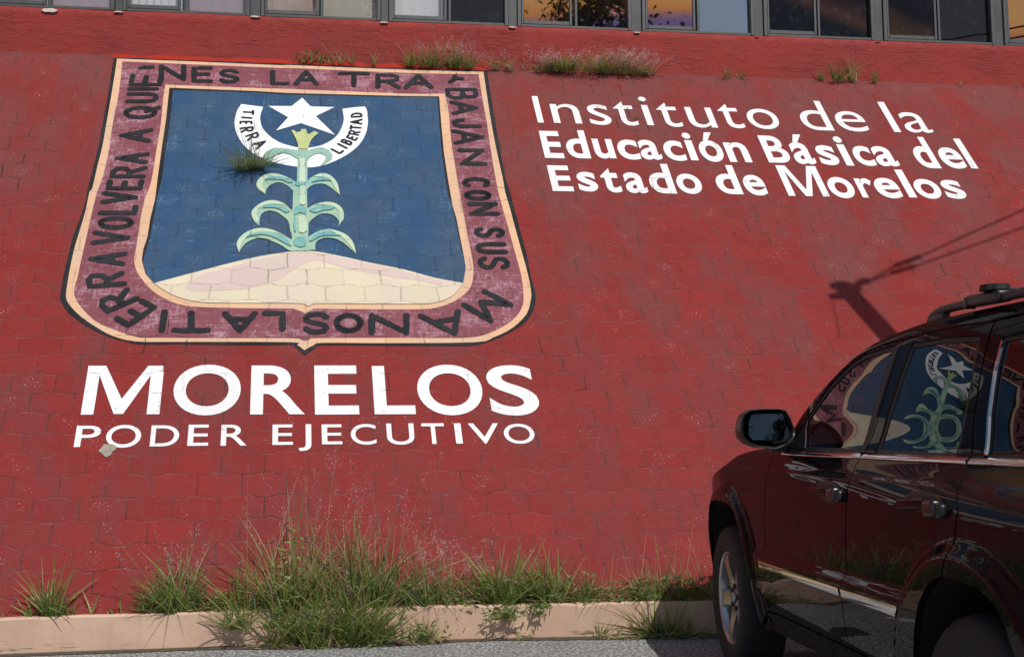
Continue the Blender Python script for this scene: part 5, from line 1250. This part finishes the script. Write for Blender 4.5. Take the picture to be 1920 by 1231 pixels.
# tufts growing out of the bank
def bp(x, y, h=.0): return tuple(bank_w(*bank(x, y), h))
nb = Vector(NB)
tuft('grass_tuft', 'dark spiky grass tuft growing out of the crest beside the crescent', 'grass', [bp(446, 322), bp(492, 318)], 240, .50, .0065, 1.6, .75, mix=(.35, .14, .16, .35), up=nb * .8 + Vector((0, 0, .2)), bias=(-.05, 0, .0), rs=30, jit=.022)
tuft('grass_tuft', 'tiny grass sprig growing between two letters of the top line of lettering', 'grass', [bp(1193, 222)], 26, .10, .006, .9, .4, mix=(.3, .4, .2, .1), up=nb, rs=31, jit=.008)
def top(x, dz=.0): 
    q = on_y(x, 130, BY - .03); return (q[0], BY - .035, 4.635 + dz)
def topl(x0, x1, n=5): return [top(x0 + (x1 - x0) * i / (n - 1)) for i in range(n)]
UPW = Vector((0, -.35, 1))
tuft('weed_plant', 'small weed with two broad green leaves at the foot of the parapet above the crest', 'weed', topl(568, 598, 2), 34, .20, .009, .9, .5, mix=(.5, .2, .1, .2), up=UPW, rs=40, jit=.03, leaves=36, group=GP)
tuft('grass_tuft', 'thin dry grass wisps at the foot of the parapet above the crest', 'grass', topl(615, 735), 90, .25, .0055, 1.1, .7, mix=(.2, .3, .45, .05), up=UPW, rs=41, group=GP, seeds=8, fl=10, fsz=.0025)
tuft('grass_tuft', 'green grass tuft with pink seed heads at the parapet over the crest corner', 'grass', topl(765, 885), 330, .36, .008, 1.1, .75, up=UPW, rs=42, group=GP, seeds=46, seedL=.30, fl=46, fsz=.0042, fspread=.02, fstalk=.4, jit=.035)
tuft('grass_tuft', 'thin sprawling pink seed grass between the two big tufts at the parapet', 'grass', topl(875, 1005), 130, .22, .006, 1.2, .8, mix=(.3, .3, .35, .05), up=UPW, rs=43, group=GP, seeds=22, seedL=.20, fl=30, fsz=.004, fspread=.018)
tuft('grass_tuft', 'largest spreading tuft thick with pink seed fluff at the foot of the parapet', 'grass', topl(1010, 1215, 8), 620, .36, .008, 1.15, .9, mix=(.50, .22, .12, .16), up=UPW, bias=(.05, -.3, 0), rs=44, group=GP, seeds=80, seedL=.27, fl=52, fsz=.0055, fspread=.026, fstalk=.25, jit=.05)
tuft('grass_tuft', 'low pink seed heads trailing right from the largest tuft at the parapet', 'grass', topl(1165, 1225, 3), 60, .26, .006, 1.0, .9, up=UPW, bias=(.7, -.1, -.3), rs=45, group=GP, seeds=26, seedL=.28, fl=34, fsz=.004, fspread=.018)
tuft('grass_tuft', 'pale dry sprigs with white roots at the parapet above the word Instituto', 'grass', topl(1325, 1405, 4), 70, .24, .006, .9, .5, mix=(.25, .25, .5, 0), up=UPW, rs=46, group=GP, seeds=3, fl=12)
tuft('grass_tuft', 'thin green spiky tuft at the parapet above the upper right lettering', 'grass', topl(1540, 1640, 4), 120, .34, .010, .8, .45, mix=(.5, .25, .2, .05), up=UPW, rs=47, group=GP)
tuft('grass_tuft', 'single pair of bent blades at the parapet far right', 'grass', topl(1795, 1803, 2), 7, .16, .009, .9, .4, mix=(.5, .3, .2, 0), up=UPW, bias=(.4, 0, 0), rs=48, group=GP, jit=.006)
tuft('grass_tuft', 'short dry blades at the parapet cut by the right edge of the photo', 'grass', topl(1905, 1940, 2), 14, .15, .008, 1.0, .5, mix=(.3, .3, .4, 0), up=UPW, rs=49, group=GP, jit=.01)
# a fallen stick and a few dead leaves by the kerb
g0 = on_z(700, 1200); g1 = on_z(752, 1211)
V, Ff = tube([(g0[0], g0[1], .03), ((g0[0] + g1[0]) / 2, (g0[1] + g1[1]) / 2 + .01, .028), (g1[0], g1[1], .022)], [.010, .013, .014], 9)
tag(mesh_obj('stick', V, Ff, simple('dead_wood', (.10, .065, .045), .85, var=.3, vscale=60), None, True), 'brown broken stick lying on the asphalt at the foot of the kerb', 'stick')
M['leaf'] = simple('dead_leaf', (.42, .20, .07), .7, var=.3, vscale=50)
for i, (x, y, lb) in enumerate(((772, 1196, 'rusty dead leaf on the asphalt right of the stick'), (648, 1209, 'small brown dead leaf on the asphalt below the biggest grass clump'))):
    c = on_z(x, y); r_ = random.Random(i + 5); A = Acc()
    blade(A, r_, Vector((c[0] - .03, c[1], .012)), Vector((.8, -.3, .35)), .075, .04, .9, 0, 4)
    tag(A.obj('dead_leaf', M['leaf']), lb, 'leaf')

# ------------------------------------------------------------------ what stands out of frame but throws its shadow or its reflection into it
M['concrete'] = simple('pole_concrete', (.32, .31, .29), .85, var=.2, vscale=15, bump=.4)
M['cable'] = simple('black_cable', (.02, .02, .02), .6)
def shadow_src(x, y, z):
    """the point at height z whose shadow falls on the bank at a measured photo point"""
    P = bank_w(*bank(x, y)); return P + SUN * ((z - P[2]) / SUN[2])
Z9 = lambda x, y: (1520 + x / 4.398, 360 + y / 4.398)
HP = 6.2
tip = Vector(shadow_src(*Z9(285, 790), HP)); low = Vector(shadow_src(*Z9(590, 1130), HP - .95))
ax = (tip - low); ax *= HP / ax.z; foot = tip - ax
pole = empty('utility_pole', tuple(foot)); tag(pole, 'leaning concrete utility pole whose shadow falls on the bank behind the car', 'utility pole')
V, Ff = tube([foot - foot + Vector((0, 0, -.1)), ax * .5, ax], [.12, .10, .085], 14)
mesh_obj('shaft', V, Ff, M['concrete'], pole, True)
def rel(p): return Vector(p) - foot
V, Ff = tube([rel(shadow_src(*Z9(165, 775), HP + .0)), rel(shadow_src(*Z9(250, 772), HP + .02)), rel(shadow_src(*Z9(420, 790), HP))], [.03, .055, .03], 10)
mesh_obj('crossarm', V, Ff, M['concrete'], pole, True)
V, Ff = tube([rel(shadow_src(*Z9(150, 860), HP - .2)), rel(shadow_src(*Z9(300, 850), HP - .2))], [.025, .05], 10)
mesh_obj('bracket', V, Ff, M['concrete'], pole, True)
V, Ff = tube([rel(shadow_src(*Z9(360, 770), HP)), rel(shadow_src(*Z9(425, 740), HP)), rel(shadow_src(*Z9(485, 725), HP))], [.02, .036, .03], 10)
mesh_obj('insulator', V, Ff, M['cable'], pole, True)
for pts, r_, lb in (((Z9(480, 730), Z9(700, 605), Z9(880, 540), Z9(1240, 375), Z9(1759, 145)), .011, 'upper of the two black cables leaving the pole top'), ((Z9(480, 735), Z9(640, 680), Z9(860, 612), Z9(1200, 490), Z9(1759, 290)), .011, 'lower of the two black cables leaving the pole top'), ((Z9(175, 870), Z9(195, 980), Z9(215, 1060), Z9(238, 1200)), .006, 'thin black drop wire hanging from the pole bracket')):
    P = [Vector(shadow_src(*p, HP + (0 if r_ > .01 else -.2))) for p in pts]
    if r_ > .01: P.append(P[-1] + (P[-1] - P[-2]) * 3)
    else: P = [P[0]] + [Vector((shadow_src(*p, HP - .2 - .42 * (i + 1)))) for i, p in enumerate(pts[1:])]
    V, Ff = tube(P, r_, 6); tag(mesh_obj('cable', V, Ff, M['cable'], None, True), lb, 'cable')
    if r_ > .01:
        for a, b_ in ((.05, .5),) :
            pass
# cable grips: thicker sleeves near the pole
for pa, pb, lb in ((Z9(690, 610), Z9(905, 530), 'sleeve clamped on the upper cable near the pole'), (Z9(660, 668), Z9(865, 608), 'sleeve clamped on the lower cable near the pole')):
    V, Ff = tube([shadow_src(*pa, HP), shadow_src(*pb, HP)], .024, 8); tag(mesh_obj('cable_sleeve', V, Ff, M['cable'], None, True), lb, 'cable sleeve')
# trees behind the viewpoint, seen only as reflections in the panes and the door mirror
M['bark'] = simple('tree_bark', (.12, .09, .065), .9, var=.3, vscale=12, bump=.6)
TL = leaf_mat('tree_foliage', (.035, .075, .018), (.07, .12, .03), .25)
def tree(label, x, y, h, r, rs):
    rng = random.Random(rs); t = empty('tree', (x, y, 0)); tag(t, label, 'tree')
    A = Acc(); V, Ff = tube([(0, 0, -.1), (.1, .05, h * .3), (.05, .15, h * .55), (0, .1, h * .8)], [.24, .19, .12, .05], 10); A.add(V, Ff)
    cl = []
    for i in range(16):
        a = rng.uniform(0, 6.28); k = rng.uniform(.25, 1); z = h * rng.uniform(.42, .95); c = Vector((math.cos(a) * r * k * (1.25 - z / h * .6), math.sin(a) * r * k * (1.25 - z / h * .6), z)); cl.append((c, r * rng.uniform(.22, .45)))
        V, Ff = tube([(.05, .1, h * rng.uniform(.3, .6)), tuple(c * .6 + Vector((0, 0, h * .2))), tuple(c)], [.07, .045, .015], 6); A.add(V, Ff)
    A.obj('trunk', M['bark'], t, True)
    B = Acc()
    for c, cr in cl:
        for k in range(620):
            d = Vector((rng.gauss(0, 1), rng.gauss(0, 1), rng.gauss(0, .8))); p = c + d * cr * .55
            a = Vector((rng.gauss(0, 1), rng.gauss(0, 1), rng.gauss(0, 1))).normalized(); b_ = a.cross(Vector((rng.gauss(0, 1), rng.gauss(0, 1), rng.gauss(0, 1)))).normalized(); s = rng.uniform(.05, .11)
            B.add([p - a * s, p + b_ * s * .5, p + a * s, p - b_ * s * .5], [(0, 1, 2, 3)])
    B.obj('crown', [TL], t)
tree('broad dark green tree behind the viewpoint, mirrored in the orange panes', 4.5, -6.2, 12.7, 2.3, 3)
tree('round green tree behind the viewpoint, mirrored in the blue lower part of the orange panes', 7.2, -6.8, 12.3, 1.7, 4)
tree('tall loose green tree behind the viewpoint, mirrored left of the orange panes', -1.0, -6.6, 12.6, 1.9, 5)
tree('small spreading green tree behind the car, mirrored in its door mirror', 4.0, -10.5, 7.4, 2.3, 6)
